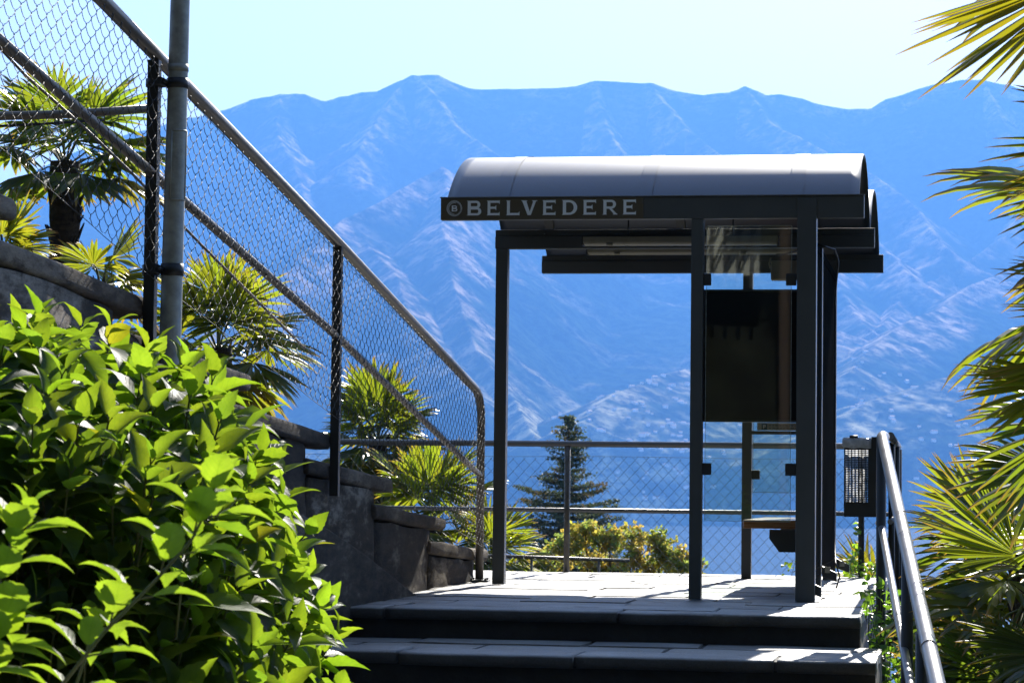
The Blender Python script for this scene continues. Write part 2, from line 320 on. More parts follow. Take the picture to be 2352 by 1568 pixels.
lpb = MB(); lpb.box((-1.2, -17.6, -1.6), (3.9, -8.9, -1.112)); tag(lpb.build('lower_path_bed', M['mortar']), kind='structure')
# ------------------------------------------------------------------ shelter
SH = empty('waiting_shelter', (1.3, 2, 0), 'dark steel waiting shelter with double curved roof on the landing', 'shelter')
LX = 2.58; YM, YR = 1.95, 3.97; ZB, ZT = 2.29, 2.424
def gutter(name, y0, y1, z0, z1, xl=0, xr=LX):
    b = MB(); b.box((xl, y0, z0), (xr, y1, z1)); return b.build(name, M['frame'], SH, bevel=.004)
fas = gutter('fascia', 0, .06, ZB, ZT)
lip = MB(); lip.box((-.003, -.008, ZT+.001), (LX+.003, .05, ZT+.007)); lip.build('drip_edge', M['rail'], fas)
b = MB(); b.box((0, YM-.04, ZB), (LX, YM+.04, 2.375)); b.box((0, YM-.028, 2.377), (LX, YM+.028, 2.42))
for x in (.34, 1.35, 2.2): b.tube([(x, YM-.06, 2.395), (x, YM-.026, 2.395)], .008, 8)
b.build('valley_beam', M['frame'], SH, bevel=.003)
b = MB(); b.box((0, YR-.04, ZB), (LX, YR+.04, 2.38)); b.box((.0, YR-.028, 2.382), (LX, YR+.028, ZT))
for x in (.34, 1.35, 2.2): b.tube([(x, YR-.06, 2.395), (x, YR-.026, 2.395)], .008, 8)
b.build('rear_beam', M['frame'], SH, bevel=.003)
def vault(y0, y1, z0, zt, x0, x1):
    n = 36; zt -= .026; pts = []; ym = (y0+y1)/2; hw = (y1-y0)/2; rr = (hw*hw+(zt-z0)**2)/(2*(zt-z0))
    # elliptical section: steep at the springing, flat on top
    am = math.asin(hw/rr)
    for i in range(n+1):
        a = -am+2*am*i/n; pts.append((ym+rr*math.sin(a), zt-rr+rr*math.cos(a)))
    b = MB(); th = .006; m = 40; vs = []; k = n+1
    for xi in range(m+1):
        x = x0+(x1-x0)*xi/m
        for (y, z) in pts: vs.append((x, y, z))
        for (y, z) in pts: vs.append((x, ym+(y-ym)*(1-th/hw), z-th))
    fs = []
    for xi in range(m):
        o = xi*2*k; q = o+2*k
        for i in range(n):
            fs.append((o+i, q+i, q+i+1, o+i+1)); fs.append((o+k+i, o+k+i+1, q+k+i+1, q+k+i))
    b.add(vs, fs, smooth=True)
    o = 0; q = m*2*k
    for i in range(n):
        b.f.append((i, i+1, k+i+1, k+i)); b.f.append((q+i, q+k+i, q+k+i+1, q+i+1)); b.smooth += [False]*2; b.mi += [0]*2
    return b, pts, ym, hw
for (y0, y1, z0) in ((.03, YM-.02, ZT+.002), (YM+.02, YR-.01, ZT+.002)):
    b, pts, ym, hw = vault(y0, y1, z0, 2.812, .035, LX-.03)
    vo = b.build('roof_vault', M['vault'], SH)
    for x in (.335, 1.215, 2.13):
        st = MB(); vs = []; kk = len(pts)
        for dx in (0, .085):
            for (y, z) in pts: vs.append((x+dx, ym+(y-ym)*1.004, z+.0035))
        st.add(vs, [(i, i+kk, i+kk+1, i+1) for i in range(kk-1)], smooth=True)
        for (i0, i1) in ((16, 20),): pass
        st.build('cover_strip', M['vault'], vo)
        tb = MB(); tb.box((x-.006, ym-.05, 2.7885), (x+.092, ym+.05, 2.7945)); tb.build('joint_cap', M['rail'], vo)
    if y0 < 1:
        th_ = MB(); i = 10; (ya, za), (yb, zb) = pts[10], pts[13]
        th_.add([(2.125, ya, za+.007), (2.22, ya, za+.007), (2.222, yb, zb+.007), (2.123, yb, zb+.007), (2.125, ya+.004, za), (2.22, ya+.004, za), (2.222, yb, zb), (2.123, yb, zb)],
                [(0, 1, 2, 3), (4, 7, 6, 5), (0, 4, 5, 1), (1, 5, 6, 2), (2, 6, 7, 3), (3, 7, 4, 0)])
        th_.build('metal_patch', M['rail'], vo)
    # ribs inside and end frame
    for x in (.35, 1.25, 2.15):
        rb = MB(); vs = []; fs = []; kk = len(pts)
        for (dx, sc2) in ((0, .992), (.06, .992), (0, .955), (.06, .955)):
            for (y, z) in pts: vs.append((x+dx, ym+(y-ym)*sc2, z0+(z-z0)*sc2-.004))
        for i in range(kk-1):
            fs += [(i, i+1, kk+i+1, kk+i), (2*kk+i, 3*kk+i, 3*kk+i+1, 2*kk+i+1), (i, 2*kk+i, 2*kk+i+1, i+1), (kk+i, kk+i+1, 3*kk+i+1, 3*kk+i)]
        rb.add(vs, fs); rb.build('roof_rib', M['frame'], SH)
def post(x0, x1, y0, y1, z1, name='post'):
    b = MB(); b.box((x0, y0, 0), (x1, y1, z1)); p = b.build(name, M['frame'], SH, bevel=.004)
    return p
fp = PY(1581, 1377, 0).x, PY(1609, 1377, 0).x
post(fp[0], fp[1], .005, .085, ZB-.001)
xr0, xr1 = PY(1826, 1380, -.01).x, PY(1871, 1380, -.01).x
pr_ = post(xr0, xr1, -.012, .10, ZT-.02)
post(.006, .088, YM-.038, YM+.045, ZB-.001)
xrr = PY(1703, 1327, YR).x
post(xrr, xrr+.073, YR-.04, YR+.04, ZB-.001)
post(2.13, 2.235, YM-.05, YM+.05, ZB-.001)
post(2.14, 2.235, YR-.04, YR+.04, ZB-.001)
# side wall panels (right), seen edge on
for (ya, yb) in ((.115, YM-.06), (YM+.06, YR-.05)):
    b = MB(); b.box((2.20, ya, .16), (2.226, yb, 2.26)); b.build('side_panel', M['side'], SH)
    for (z0_, z1_) in ((2.22, 2.28), (.10, .155)):
        b = MB(); b.box((2.185, ya, z0_), (2.231, yb, z1_)); b.build('side_rail', M['side'], SH, bevel=.003)
# front glass pane with clamps
xa, xb = PY(1623, 600, .045).x, PY(1818, 600, .045).x
za, zb = PY(1720, 1196, .045).z, PY(1720, 519, .045).z
g = MB(); g.box((xa, .041, za), (xb, .049, zb)); gp = g.build('glass_pane', M['glass'], SH)
e = MB(); t = .0022
e.box((xa-t, .0405, za), (xa, .0495, zb)); e.box((xb, .0405, za), (xb+t, .0495, zb)); e.box((xa, .0405, zb), (xb, .0495, zb+t)); e.box((xa, .0405, za-t), (xb, .0495, za))
e.build('pane_edge', M['gedge'], gp)
for (u0, u1, v0, v1) in ((1606, 1633, 628, 655), (1805, 1829, 628, 655), (1606, 1633, 1063, 1090), (1803, 1829, 1064, 1092)):
    p0, p1 = PY(u0, v1, .03), PY(u1, v0, .03); b = MB(); b.box((p0.x, .028, p0.z), (p1.x, .064, p1.z)); b.build('pane_clamp', M['band'], SH, bevel=.005)
# rear glass pane
xa2, xb2 = PY(1733, 600, YR).x, 2.12; za2, zb2 = PY(1780, 1130, YR).z, PY(1780, 676, YR).z
g = MB(); g.box((xa2, YR-.004, za2), (xb2, YR+.004, zb2)); gp = g.build('glass_pane', M['glass'], SH)
e = MB(); t = .004
e.box((xa2-t, YR-.006, za2), (xa2, YR+.006, zb2)); e.box((xa2, YR-.006, zb2), (xb2, YR+.006, zb2+t)); e.box((xa2, YR-.006, za2-t), (xb2, YR+.006, za2))
e.build('pane_edge', M['gedge'], gp)
for (v0, v1) in ((1079, 1100), (700, 722)):
    p0, p1 = PY(1721, v1, YR-.02), PY(1745, v0, YR-.02); b = MB(); b.box((p0.x, YR-.022, p0.z), (p1.x, YR+.02, p1.z)); b.build('pane_clamp', M['band'], SH, bevel=.005)
# bench seat fixed to the side wall
p0 = PY(1706, 1219, 1.25)
b = MB(); b.box((p0.x, 1.25, .412), (2.15, 3.1, .468)); b.build('bench_seat', M['wood'], SH, bevel=.01)
for yy in (1.34, 2.85):
    q0 = PY(1767, 1222, yy).x; q1 = PY(1786, 1272, yy).x if yy < 2 else q0+.05
    b = MB(); b.prism([(q0 if yy < 2 else 1.9, .405), (2.15, .405), (2.15, .26), (q1+.01 if yy < 2 else 1.96, .26), (q0 if yy < 2 else 1.9, .345)], .05, 'y', yy); b.build('bench_bracket', M['frame'], SH, bevel=.003)
# notice board seen from its back
BX0, BX1 = PY(1613.5, 800, .12).x, xr0+.02; BZ0, BZ1 = PY(1700, 969, .12).z, PY(1700, 665, .12).z
nb = empty('notice_board', ((BX0+BX1)/2, .13, BZ0), 'large dark notice board seen from behind, hung between the two front posts', 'notice board')
b = MB(); b.box((BX0+.012, .112, BZ0+.012), (BX1-.012, .132, BZ1-.012)); b.build('back_panel', M['board'], nb)
b = MB(); b.box((BX0, .105, BZ0), (BX0+.013, .14, BZ1)); b.box((BX1-.013, .105, BZ0), (BX1, .14, BZ1)); b.box((BX0+.014, .105, BZ1-.013), (BX1-.014, .14, BZ1)); b.box((BX0+.014, .105, BZ0), (BX1-.014, .14, BZ0+.013))
b.build('board_frame', M['frame'], nb, bevel=.002)
# parking notice strip at the rear
s0, s1 = PY(1739, 988, YR-.05), PY(1860, 971, YR-.05)
ps = empty('parking_notice', (s0.x, YR-.05, s0.z), 'narrow pale notice strip with a letter P below the dark board', 'sign')
b = MB(); b.box((s0.x, YR-.052, s0.z), (2.12, YR-.046, s1.z)); b.build('strip', M['paper'], ps)
b = MB(); f0, f1 = PY(1723, 997, YR-.05), PY(1723, 989, YR-.05); b.box((f0.x, YR-.055, f0.z), (2.13, YR-.035, f1.z)); b.build('strip_rail', M['frame'], ps)
q0, q1 = PY(1749, 986, YR-.06), PY(1762, 973, YR-.06)
b = MB(); b.box((q0.x, YR-.0545, q0.z), (q1.x, YR-.0525, q1.z)); b.build('blue_square', M['ink'], ps)
W_, H_ = q1.x-q0.x, q1.z-q0.z; b = MB()
b.box((q0.x+W_*.3, YR-.056, q0.z+H_*.18), (q0.x+W_*.42, YR-.055, q0.z+H_*.84)); b.box((q0.x+W_*.42, YR-.056, q0.z+H_*.72), (q0.x+W_*.66, YR-.055, q0.z+H_*.84))
b.box((q0.x+W_*.42, YR-.056, q0.z+H_*.44), (q0.x+W_*.66, YR-.055, q0.z+H_*.55)); b.box((q0.x+W_*.62, YR-.056, q0.z+H_*.5), (q0.x+W_*.74, YR-.055, q0.z+H_*.78)); b.build('letter_mark', M['letter'], ps)
b = MB(); random.seed(4)
for row in range(2):
    x = q1.x+.012; zz = q0.z+H_*(.65-.45*row)
    while x < 2.0:
        l = random.uniform(.012, .035); b.box((x, YR-.0545, zz), (x+l, YR-.0525, zz+.006)); x += l+.008
b.build('small_print', M['ink'], ps)
# strip lamps under the roof
def striplamp(u0, u1, v0, v1, y, label):
    a, c_ = PY(u0, v1, y), PY(u1, v0, y); x0, x1, z0, z1 = a.x, c_.x, a.z, c_.z; h = z1-z0
    t = empty('strip_lamp', ((x0+x1)/2, y, z1), label, 'lamp', 'strip lamps under the shelter roof')
    b = MB(); b.box((x0, y, z0+h*.28), (x1, y+.11, z1)); b.build('housing', M['lamp'], t, bevel=.008)
    b = MB(); pr = [(y+.002, z0+h*.26), (y+.108, z0+h*.26), (y+.1, z0+h*.08), (y+.08, z0), (y+.03, z0), (y+.01, z0+h*.08)]
    b.prism([(p[0], p[1]) for p in pr], x1-x0-.02, 'x', x0+.01); b.build('diffuser', M['diff'], t)
    for fx in (.14, .72):
        b = MB(); xx = x0+(x1-x0)*fx; b.tube([(xx-.02, y-.004, z0+.004), (xx+.02, y-.004, z0+.004)], .009, 8); b.build('clip', M['lamp'], t)
    b = MB(); b.box((x0-.006, y-.002, z0), (x0-.0005, y+.112, z1+.002)); b.build('end_cap', M['band'], t, bevel=.002)
    b = MB(); b.box((x1+.0005, y-.002, z0), (x1+.006, y+.112, z1+.002)); b.build('end_cap', M['band'], t, bevel=.002)
    b = MB(); b.tube([(x0+.3, y+.05, z1+.001), (x0+.3, y+.05, z1+.12)], .006, 6); b.build('hanger', M['frame'], t)
    b = MB(); b.tube([(x1-.3, y+.05, z1+.001), (x1-.3, y+.05, z1+.12)], .006, 6); b.build('hanger', M['frame'], t)
striplamp(1338, 1787, 541, 563, 1.5, 'long cream strip lamp nearest the sign, under the shelter roof')
striplamp(1348, 1850, 569, 584, 3.1, 'farther cream strip lamp showing thin below the middle roof beam')
# junction box
a, c_ = PY(1770, 642, 1.6), PY(1840, 598, 1.6)
jb = empty('junction_box', (a.x, 1.6, a.z), 'beige square junction box above the dark notice board', 'junction box')
b = MB(); b.box((a.x, 1.6, a.z), (c_.x, 1.72, c_.z)); b.build('box_body', M['lamp'], jb, bevel=.008)
b = MB(); b.tube([(a.x-.006, 1.66, a.z+.08), (a.x-.015, 1.66, a.z+.11), (a.x-.004, 1.66, a.z+.15)], .006, 6); b.build('conduit', M['lamp'], jb)
# cable
cb = MB(); pts = [PY(1783, 585, 1.5), PY(1800, 584, 1.4), PY(1830, 577, 1.2), PY(1870, 568, .9), PY(1882, 562, .8), PY(1895, 566, .8), PY(1918, 573, .9), PY(1926, 600, 1.5), PY(1922, 640, 1.9)]
pts = pts+[PX(1917, 700, 2.26), PX(1917, 1000, 2.26), PX(1916, 1200, 2.26), PX(1919, 1290, 2.3), PX(1925, 1312, 2.33), PX(1929, 1322, 2.34), PX(1921, 1349, 2.33)]
cb.tube(pts, .006, 6); tag(cb.build('cable', M['black']), 'thin black cable hanging down the right side of the shelter', 'cable')
# braces at post feet
for (ya, x0) in ((.1, 2.235), (1.95, 2.24), (3.97, 2.24)):
    b = MB(); z0_ = .10 if ya > 1 else .07
    vs = [(x0, ya-.02, z0_+.06), (x0+.10, ya-.06, z0_+.015), (x0+.10, ya-.06, z0_-.045), (x0, ya-.02, z0_-.01)]
    vs += [(p[0], p[1]+.05, p[2]) for p in vs]
    b.add(vs, [(0, 1, 2, 3), (7, 6, 5, 4), (0, 4, 5, 1), (1, 5, 6, 2), (2, 6, 7, 3), (3, 7, 4, 0)]); b.build('foot_brace', M['frame'], SH, bevel=.004)
for (u, v, y) in ((1901, 1308, 1.9), (1934, 1294, 3.9)):
    p = PY(u, v, y); b = MB(); b.box((p.x-.018, y-.004, p.z-.02), (p.x+.018, y, p.z+.02)); b.build('sticker', M['sticker'], SH)
# ------------------------------------------------------------------ sign
SG = empty('name_sign', (.55, -.01, ZB), 'brown name sign reading BELVEDERE on the shelter fascia', 'sign')
pe = PY(1478, 480, -.004).x
b = MB(); b.box((.003, -.006, ZB+.004), (pe, -.001, ZT-.004)); b.build('sign_plate', M['plate'], SG)
def glyph(ch):
    # list of polygons (each a ring with optional thickness) in a unit box; strokes .2, small serifs
    P = []; s = .21; t = .15
    def rect(x0, y0, x1, y1): P.append([(x0, y0), (x1, y0), (x1, y1), (x0, y1)])
    def ser(x, y, wd, up_):  # serif flare
        h = .05*(1 if up_ else -1); P.append([(x, y), (x+wd, y), (x+wd-.05, y+h), (x+.05, y+h)] if up_ else [(x+.05, y+h), (x+wd-.05, y+h), (x+wd, y), (x, y)])
    def bowl(x0, y0, x1, y1, s, t, n=14):
        # D-like half ring from (x0,y1) round to (x0,y0)
        cy_ = (y0+y1)/2; ry = (y1-y0)/2; rx = min(ry*1.05, (x1-x0)); cx_ = x1-rx; out = [(x0, y1)]; inn = [(x0, y1-t)]
        O = [(cx_+rx*math.sin(math.pi*i/n), cy_+ry*math.cos(math.pi*i/n)) for i in range(n+1)]
        I = [(cx_+(rx-s)*math.sin(math.pi*i/n), cy_+(ry-t)*math.cos(math.pi*i/n)) for i in range(n+1)]
        O = [(x0, y1)]+O+[(x0, y0)]; I = [(x0, y1-t)]+I+[(x0, y0+t)]
        for i in range(len(O)-1): P.append([O[i], I[i], I[i+1], O[i+1]])
    if ch in 'BEDRL': rect(.06, 0, .06+s, 1); ser(0, 0, .06+s+.04, True); ser(0, 1, .06+s+.04, False)
    if ch == 'B': bowl(.2, .47, .93, 1, .19, t); bowl(.2, 0, 1, .55, .2, t)
    if ch == 'D': bowl(.2, 0, 1, 1, .23, t)
    if ch == 'R': bowl(.2, .40, .92, 1, .2, t); P.append([(.42, .43), (.62, .43), (1.0, .04), (.78, .04)]); rect(.72, 0, 1.02, .045)
    if ch == 'E':
        rect(.2, 0, .93, t); rect(.2, 1-t, .93, 1); rect(.2, .44, .68, .44+t)
        P.append([(.88, 0), (.98, -.02), (.98, .24), (.9, t)]); P.append([(.88, 1), (.9, 1-t), (.98, .76), (.98, 1.02)]); P.append([(.64, .42), (.72, .34), (.72, .69), (.64, .61)])
    if ch == 'L': rect(.2, 0, .93, t); P.append([(.88, 0), (.98, -.02), (.98, .26), (.9, t)])
    if ch == 'V':
        P.append([(.04, 1), (.30, 1), (.60, .0), (.40, 0)]); P.append([(.76, 1), (.94, 1), (.60, 0), (.46, 0)]); ser(-.02, 1, .4, False); ser(.66, 1, .36, False)
    return P
def letters(parent, name, ch, x0, x1, z0, z1, y=-.0095, th=.003):
    b = MB()
    for k, poly in enumerate(glyph(ch)):
        a = sum(poly[i][0]*poly[(i+1) % len(poly)][1]-poly[(i+1) % len(poly)][0]*poly[i][1] for i in range(len(poly)))
        if a < 0: poly = poly[::-1]
        yy = y-k*.00004
        b.prism([(x0+(x1-x0)*p[0], z0+(z1-z0)*p[1]) for p in poly], -yy-.0062, 'y', yy)
    return b.build(name, M['letter'], parent)
sx = lambda zx: (1050+zx/3.92)*.9408
zz0, zz1 = ZB+.0265, ZB+.1165
for ch, a_, b_ in (('B', 352, 490), ('E', 543, 668), ('L', 728, 858), ('V', 873, 1025), ('E', 1075, 1203), ('D', 1262, 1408), ('E', 1462, 1590), ('R', 1650, 1790), ('E', 1843, 1972)):
    letters(SG, 'letter', ch, PY(sx(a_), 480, -.008).x, PY(sx(b_), 480, -.008).x, zz0, zz1)
ec = (PY(sx(232), 480, -.008).x, (zz0+zz1)/2-.001); eb = MB(); ro, ri = .0485, .038
for i in range(48):
    a = 2*math.pi*i/48; da = .035
    eb.prism([(ec[0]+r_*math.cos(a+d_), ec[1]+r_*math.sin(a+d_)) for r_, d_ in ((ri, -da*.6), (ro, -da*1.3+.02), (ro, da*.6+.02), (ri, da*.6))], .002, 'y', -.0082)
n = 24
for i in range(n):
    a = math.pi*(.42+1.08*i/n); a2 = math.pi*(.42+1.08*(i+1)/n)
    eb.prism([(ec[0]+r_*math.cos(x_), ec[1]+r_*math.sin(x_)) for r_, x_ in ((.0335, a), (.0355, a), (.0355, a2), (.0335, a2))], .002, 'y', -.0082)
eb.build('wreath_emblem', M['letter'], SG)
letters(SG, 'emblem_letter', 'B', ec[0]-.0175, ec[0]+.0185, ec[1]-.0185, ec[1]+.0175)
# ------------------------------------------------------------------ chain link
def chain(mb, p, q, inside, ext, to3, r=.0013, t=.005, ncol=60, nrow=40, start=(0, 0)):
    """p,q: lattice vectors in plane coords; wire k zigzags p,-q; inside(a,b)->bool"""
    for k in range(ncol):
        h_, o_ = divmod(k, 2); ox = start[0]+(p[0]+q[0])*h_+p[0]*o_; oz = start[1]+(p[1]+q[1])*h_+p[1]*o_
        path = []; x, z = ox, oz
        for j in range(nrow):
            for (ph, d, sgn) in ((0, p, 1), (1, (-q[0], -q[1]), -1)):
                base = (x, z)
                for f, off in ((.07, .35), (.2, .8), (.5, 1), (.8, .8), (.93, .35)):
                    px, pz = base[0]+d[0]*f, base[1]+d[1]*f
                    if f == .07: pz += .003
                    if f == .93: pz -= .003
                    path.append((px, pz, sgn*t*off))
                x += d[0]; z += d[1]
        run_ = []
        for (a_, b_, c_) in path:
            if inside(a_, b_): run_.append(to3(a_, b_, c_))
            else:
                if len(run_) > 2: mb.tube(run_, r, 3, cap=False)
                run_ = []
        if len(run_) > 2: mb.tube(run_, r, 3, cap=False)
# left fence along the rising stair : plane X=-.17
FX = -.17
FE = empty('stair_fence', (FX, 2.39, 0), 'steel tube and chain link fence climbing the stair on the left', 'fence')
def pl(*uv): return [PX(u, v, FX) for u, v in uv]
top = [Vector((FX, -9.4, 2.99)), Vector((FX, -5.93, 2.545)), Vector((FX, -1.95, 1.965)), Vector((FX, 1.79, 1.39))]
end = [Vector((FX, 2.18, 1.33)), Vector((FX, 2.30, 1.29)), Vector((FX, 2.37, 1.21)), Vector((FX, 2.39, 1.12)), Vector((FX, 2.39, .012))]
b = MB(); b.tube(top+[Vector((FX, 2.05, 1.352))]+end, .029, 14); b.build('handrail', M['tube'], FE)
b = MB(); b.tube([(FX, -9.4, 2.54), (FX, -5.25, 1.945), (FX, -1.85, 1.445), (FX, 2.37, .74)], .021, 12); b.build('middle_rail', M['tube'], FE)
for (y, z0, z1) in ((-1.95, .60, 1.945), (-5.25, .95, 2.42), (-8.6, 1.6, 2.85)):
    b = MB(); b.box((FX-.024, y-.024, z0), (FX+.024, y+.024, z1)); b.build('post', M['post'], FE, bevel=.003)
b = MB(); b.box((FX-.07, 2.33, .001), (FX+.07, 2.45, .010)); bp_ = b.build('base_plate', M['post'], FE, bevel=.002)
for dx in (-.05, .05):
    for dy in (-.04, .04): b = MB(); b.tube([(FX+dx, 2.39+dy, .010), (FX+dx, 2.39+dy, .024)], .008, 6); b.build('bolt', M['post'], bp_)
ztop = lambda y: np.interp(y, [-9.4, -6.04, -3.86, -1.81, 2.36], [3.02, 2.50, 2.155, 1.85, 1.235])
zbot = lambda y: np.interp(y, [-9.4, -6.83, -5.31, -3.48, -2.01, -.45, 1.47, 2.34], [2.18, 1.775, 1.50, 1.23, 1.01, .66, .36, .24])
b = MB(); wob = lambda a, c: mnoise.noise(Vector((a*2.3, c*2.3, 0)))*.006
chain(b, (.057, .036), (.049, -.047), lambda a, c: zbot(a) < c < ztop(a) and -9.3 < a < 2.37,
      None, lambda a, c, t_: (FX+.034+t_+wob(a, c)*.6, a+wob(a+9, c), c+wob(a, c+5)), r=.0017, t=.0055, ncol=280, nrow=48, start=(-11.2, 1.2))
# selvage wires and knuckles
ys = [i*.053-9.3 for i in range(220)]
for fn, dz in ((ztop, .002), (zbot, -.002)):
    b.tube([(FX+.034, y, fn(y)+dz+mnoise.noise(Vector((y*3, dz*100, 0)))*.004) for y in ys if y < 2.37], .0019, 4, cap=False)
for k in range(110):
    y = -9.3+k*.106
    if y > 2.33: break
    z = ztop(y); b.tube([(FX+.034, y-.008, z-.012), (FX+.040, y-.004, z+.014), (FX+.034, y+.006, z+.022), (FX+.028, y+.010, z+.008)], .0019, 4, cap=False)
b.build('chain_link_mesh', M['wire'], FE)
# rail wraps: pale wire ties on posts
b = MB()
for y in (-1.95, -5.25):
    zz = float(zbot(y))+.04
    while zz < float(ztop(y))-.05:
        b = MB(); b.tube([(FX+.02, y-.028, zz-.015), (FX+.032, y-.010, zz), (FX+.032, y+.012, zz+.02), (FX+.02, y+.028, zz+.028)], .0015, 4, cap=False); b.build('wire_tie', M['wire'], FE); zz += random.uniform(.07, .16)
for i in range(60):
    y = -5.1+i*.053*2.2
    if y > 2.3: break
    z = np.interp(y, [-5.25, -1.85, 2.37], [1.945, 1.445, .74])
    b = MB(); b.tube([(FX+.0, y-.02, z-.026), (FX+.024, y-.008, z-.012), (FX+.026, y+.004, z+.01), (FX+.004, y+.014, z+.027)], .0015, 4, cap=False); b.build('wire_tie', M['wire'], FE)
# galvanised pole
PXX = -.075
pa, pb_ = PX(414, 0, PXX), PX(391, 780, PXX); ctr = lambda z: pb_+(pa-pb_)*((z-pb_.z)/(pa.z-pb_.z))
PO = empty('lamp_pole', (ctr(-.9).x, ctr(-.9).y, -.9), 'tall tapered galvanised pole strapped to the fence post', 'pole')
b = MB(); zs = [-.9, 0, 1, 1.5, 2, 2.5, 3.5, 4.5]; b.tube([ctr(z) for z in zs], [.052-.0032*(z+.9) for z in zs], 24); b.build('shaft', M['galv'], PO)
for (v, h) in ((188, .042), (621, .05), (152, .03)):
    c0 = ctr(PX(400, v, PXX).z); r0 = .052-.0032*(c0.z+.9)+.004 - (.002 if v == 152 else 0)
    b = MB(); b.tube([c0-Vector((0, 0, h/2)), c0+Vector((0, 0, h/2))], r0, 24); bd = b.build('strap', M['band'] if v != 152 else M['galv'], PO)
    if v != 152:
        b = MB(); b.box((c0.x-.09, c0.y-.10, c0.z-h*.35), (c0.x-.042, c0.y+.01, c0.z+h*.35)); b.tube([(FX, -5.25, c0.z-h*.4), (FX, -5.25, c0.z+h*.4)], .036, 14)
        b.tube([(c0.x-.03, c0.y-.105, c0.z), (c0.x-.03, c0.y-.045, c0.z)], .008, 6); b.build('clamp_arm', M['band'], bd)
c0 = ctr(PX(400, 380, PXX).z); ch = .145; r0 = .052-.0032*(c0.z+.9)
b = MB(); vs = []
for zz in (-ch, ch):
    cc = ctr(c0.z+zz)
    for a in range(-20, 71, 9): vs.append((cc.x+math.cos(R_(a-75))*(r0+.003), cc.y+math.sin(R_(a-75))*(r0+.003), cc.z))
k = len(vs)//2; b.add(vs, [(i, i+1, i+1+k, i+k) for i in range(k-1)], smooth=True)
for s_ in (0, 1):
    q_ = vs[s_*k:(s_+1)*k]; b.tube(q_, .0035, 6)
b.tube([vs[0], vs[k]], .0035, 6); b.tube([vs[k-1], vs[2*k-1]], .0035, 6); b.build('service_cover', M['galv'], PO)
# ------------------------------------------------------------------ parapet wall beside the rising stair
PW = empty('parapet_wall', (-.3, 0, 0), 'stained stucco parapet wall stepping up to the left under the fence', 'wall')
def rough_prism(yz, x0, x1, name, m, bevel=.02, amp=.012, cuts=3):
    b = MB(); b.prism(yz, x1-x0, 'x', x0); o = b.build(name, m, PW)
    bm = bmesh.new(); bm.from_mesh(o.data); bmesh.ops.recalc_face_normals(bm, faces=bm.faces)
    if bevel: bmesh.ops.bevel(bm, geom=list(bm.edges), offset=bevel, segments=3, affect='EDGES', profile=.5, clamp_overlap=True)
    bmesh.ops.triangulate(bm, faces=[f for f in bm.faces if len(f.verts) > 4])
    bmesh.ops.subdivide_edges(bm, edges=[e for e in bm.edges if e.calc_length() > .1], cuts=cuts, use_grid_fill=True)
    for v in bm.verts: v.co += Vector(mnoise.noise_vector(v.co*5))*amp+Vector(mnoise.noise_vector(v.co*17))*amp*.4
    bm.to_mesh(o.data); bm.free()
    for p in o.data.polygons: p.use_smooth = True
    return o
yz = []
K = 6
ends = [2.92-1.61*k for k in range(K+1)]; zt_ = [.205+.245*k for k in range(K+1)]
for k in range(K+1):
    e_ = ends[k]; z_ = zt_[k]; th = .085; s_ = .05
    st = e_-2.12
    poly = [(st, z_+s_*2.12-th), (e_-.02, z_-th), (e_, z_-th*.5), (e_-.02, z_), (st, z_+s_*2.12)]
    rough_prism(poly, -.47, FX-.03, 'coping_stone', M['coping'], .022, .013, 3)
    ye = e_-.47; yb = ye-1.61
    rough_prism([(yb, -1.2), (ye, -1.2 if k else -.3), (ye+.01, .0+z_-th), (ye-.05, z_-th+.02), (yb, z_-th+.09)], -.44, FX-.05, 'wall_block', M['stucco'], .0, .022, 5)
rough_prism([(2.0, -.02), (2.36, .0), (2.36, .03), (2.1, .08)], -.46, FX-.06, 'wall_foot', M['stucco'], .01, .008, 2)
# grey plinth below
rough_prism([(.12, -.02), (-2.27, .43), (-6.5, 1.07), (-9.0, 1.45), (-9.0, -2.0), (.10, -2.0)], -.30, FX+.05, 'plinth', M['plinth'], .01, .010, 4)
# the rising stair behind the parapet
ls = MB()
for k in range(7):
    ls.box((-2.1, 2.9-1.61*(k+1)-.3, -1.6), (-.49, 2.9-1.61*k-.35, .0+.2*k-.1))
tag(ls.build('rising_stair', M['mortar']), kind='structure')
# rails of that stair's far side
RB = empty('far_stair_railing', D(150, 260, 13), 'rusty grey tube railing beyond the fence, in front of the big left palm', 'railing')
b = MB(); b.tube([D(-260, 262, 13.0), D(0, 267, 13.0), D(170, 262, 13.05), D(345, 249, 13.1)], .022, 10); b.build('level_rail', M['tube'], RB)
b = MB(); b.tube([D(-160, -60, 12.6), D(60, 175, 12.8), D(190, 290, 13.0), D(310, 405, 13.3), D(460, 560, 14.0), D(700, 800, 15.2)], .008, 8); b.build('sloping_bar', M['tube'], RB)
b = MB(); b.tube([D(-260, 292, 13.0), D(0, 290, 13.0), D(130, 283, 13.0), D(240, 276, 13.05)], .007, 6); b.build('lower_cord', M['black'], RB)
b = MB(); b.box((D(-200, 267, 13).x-.02, D(-200, 267, 13).y-.02, -.9), (D(-200, 267, 13).x+.02, D(-200, 267, 13).y+.02, D(-200, 267, 13).z)); b.build('post', M['tube'], RB)
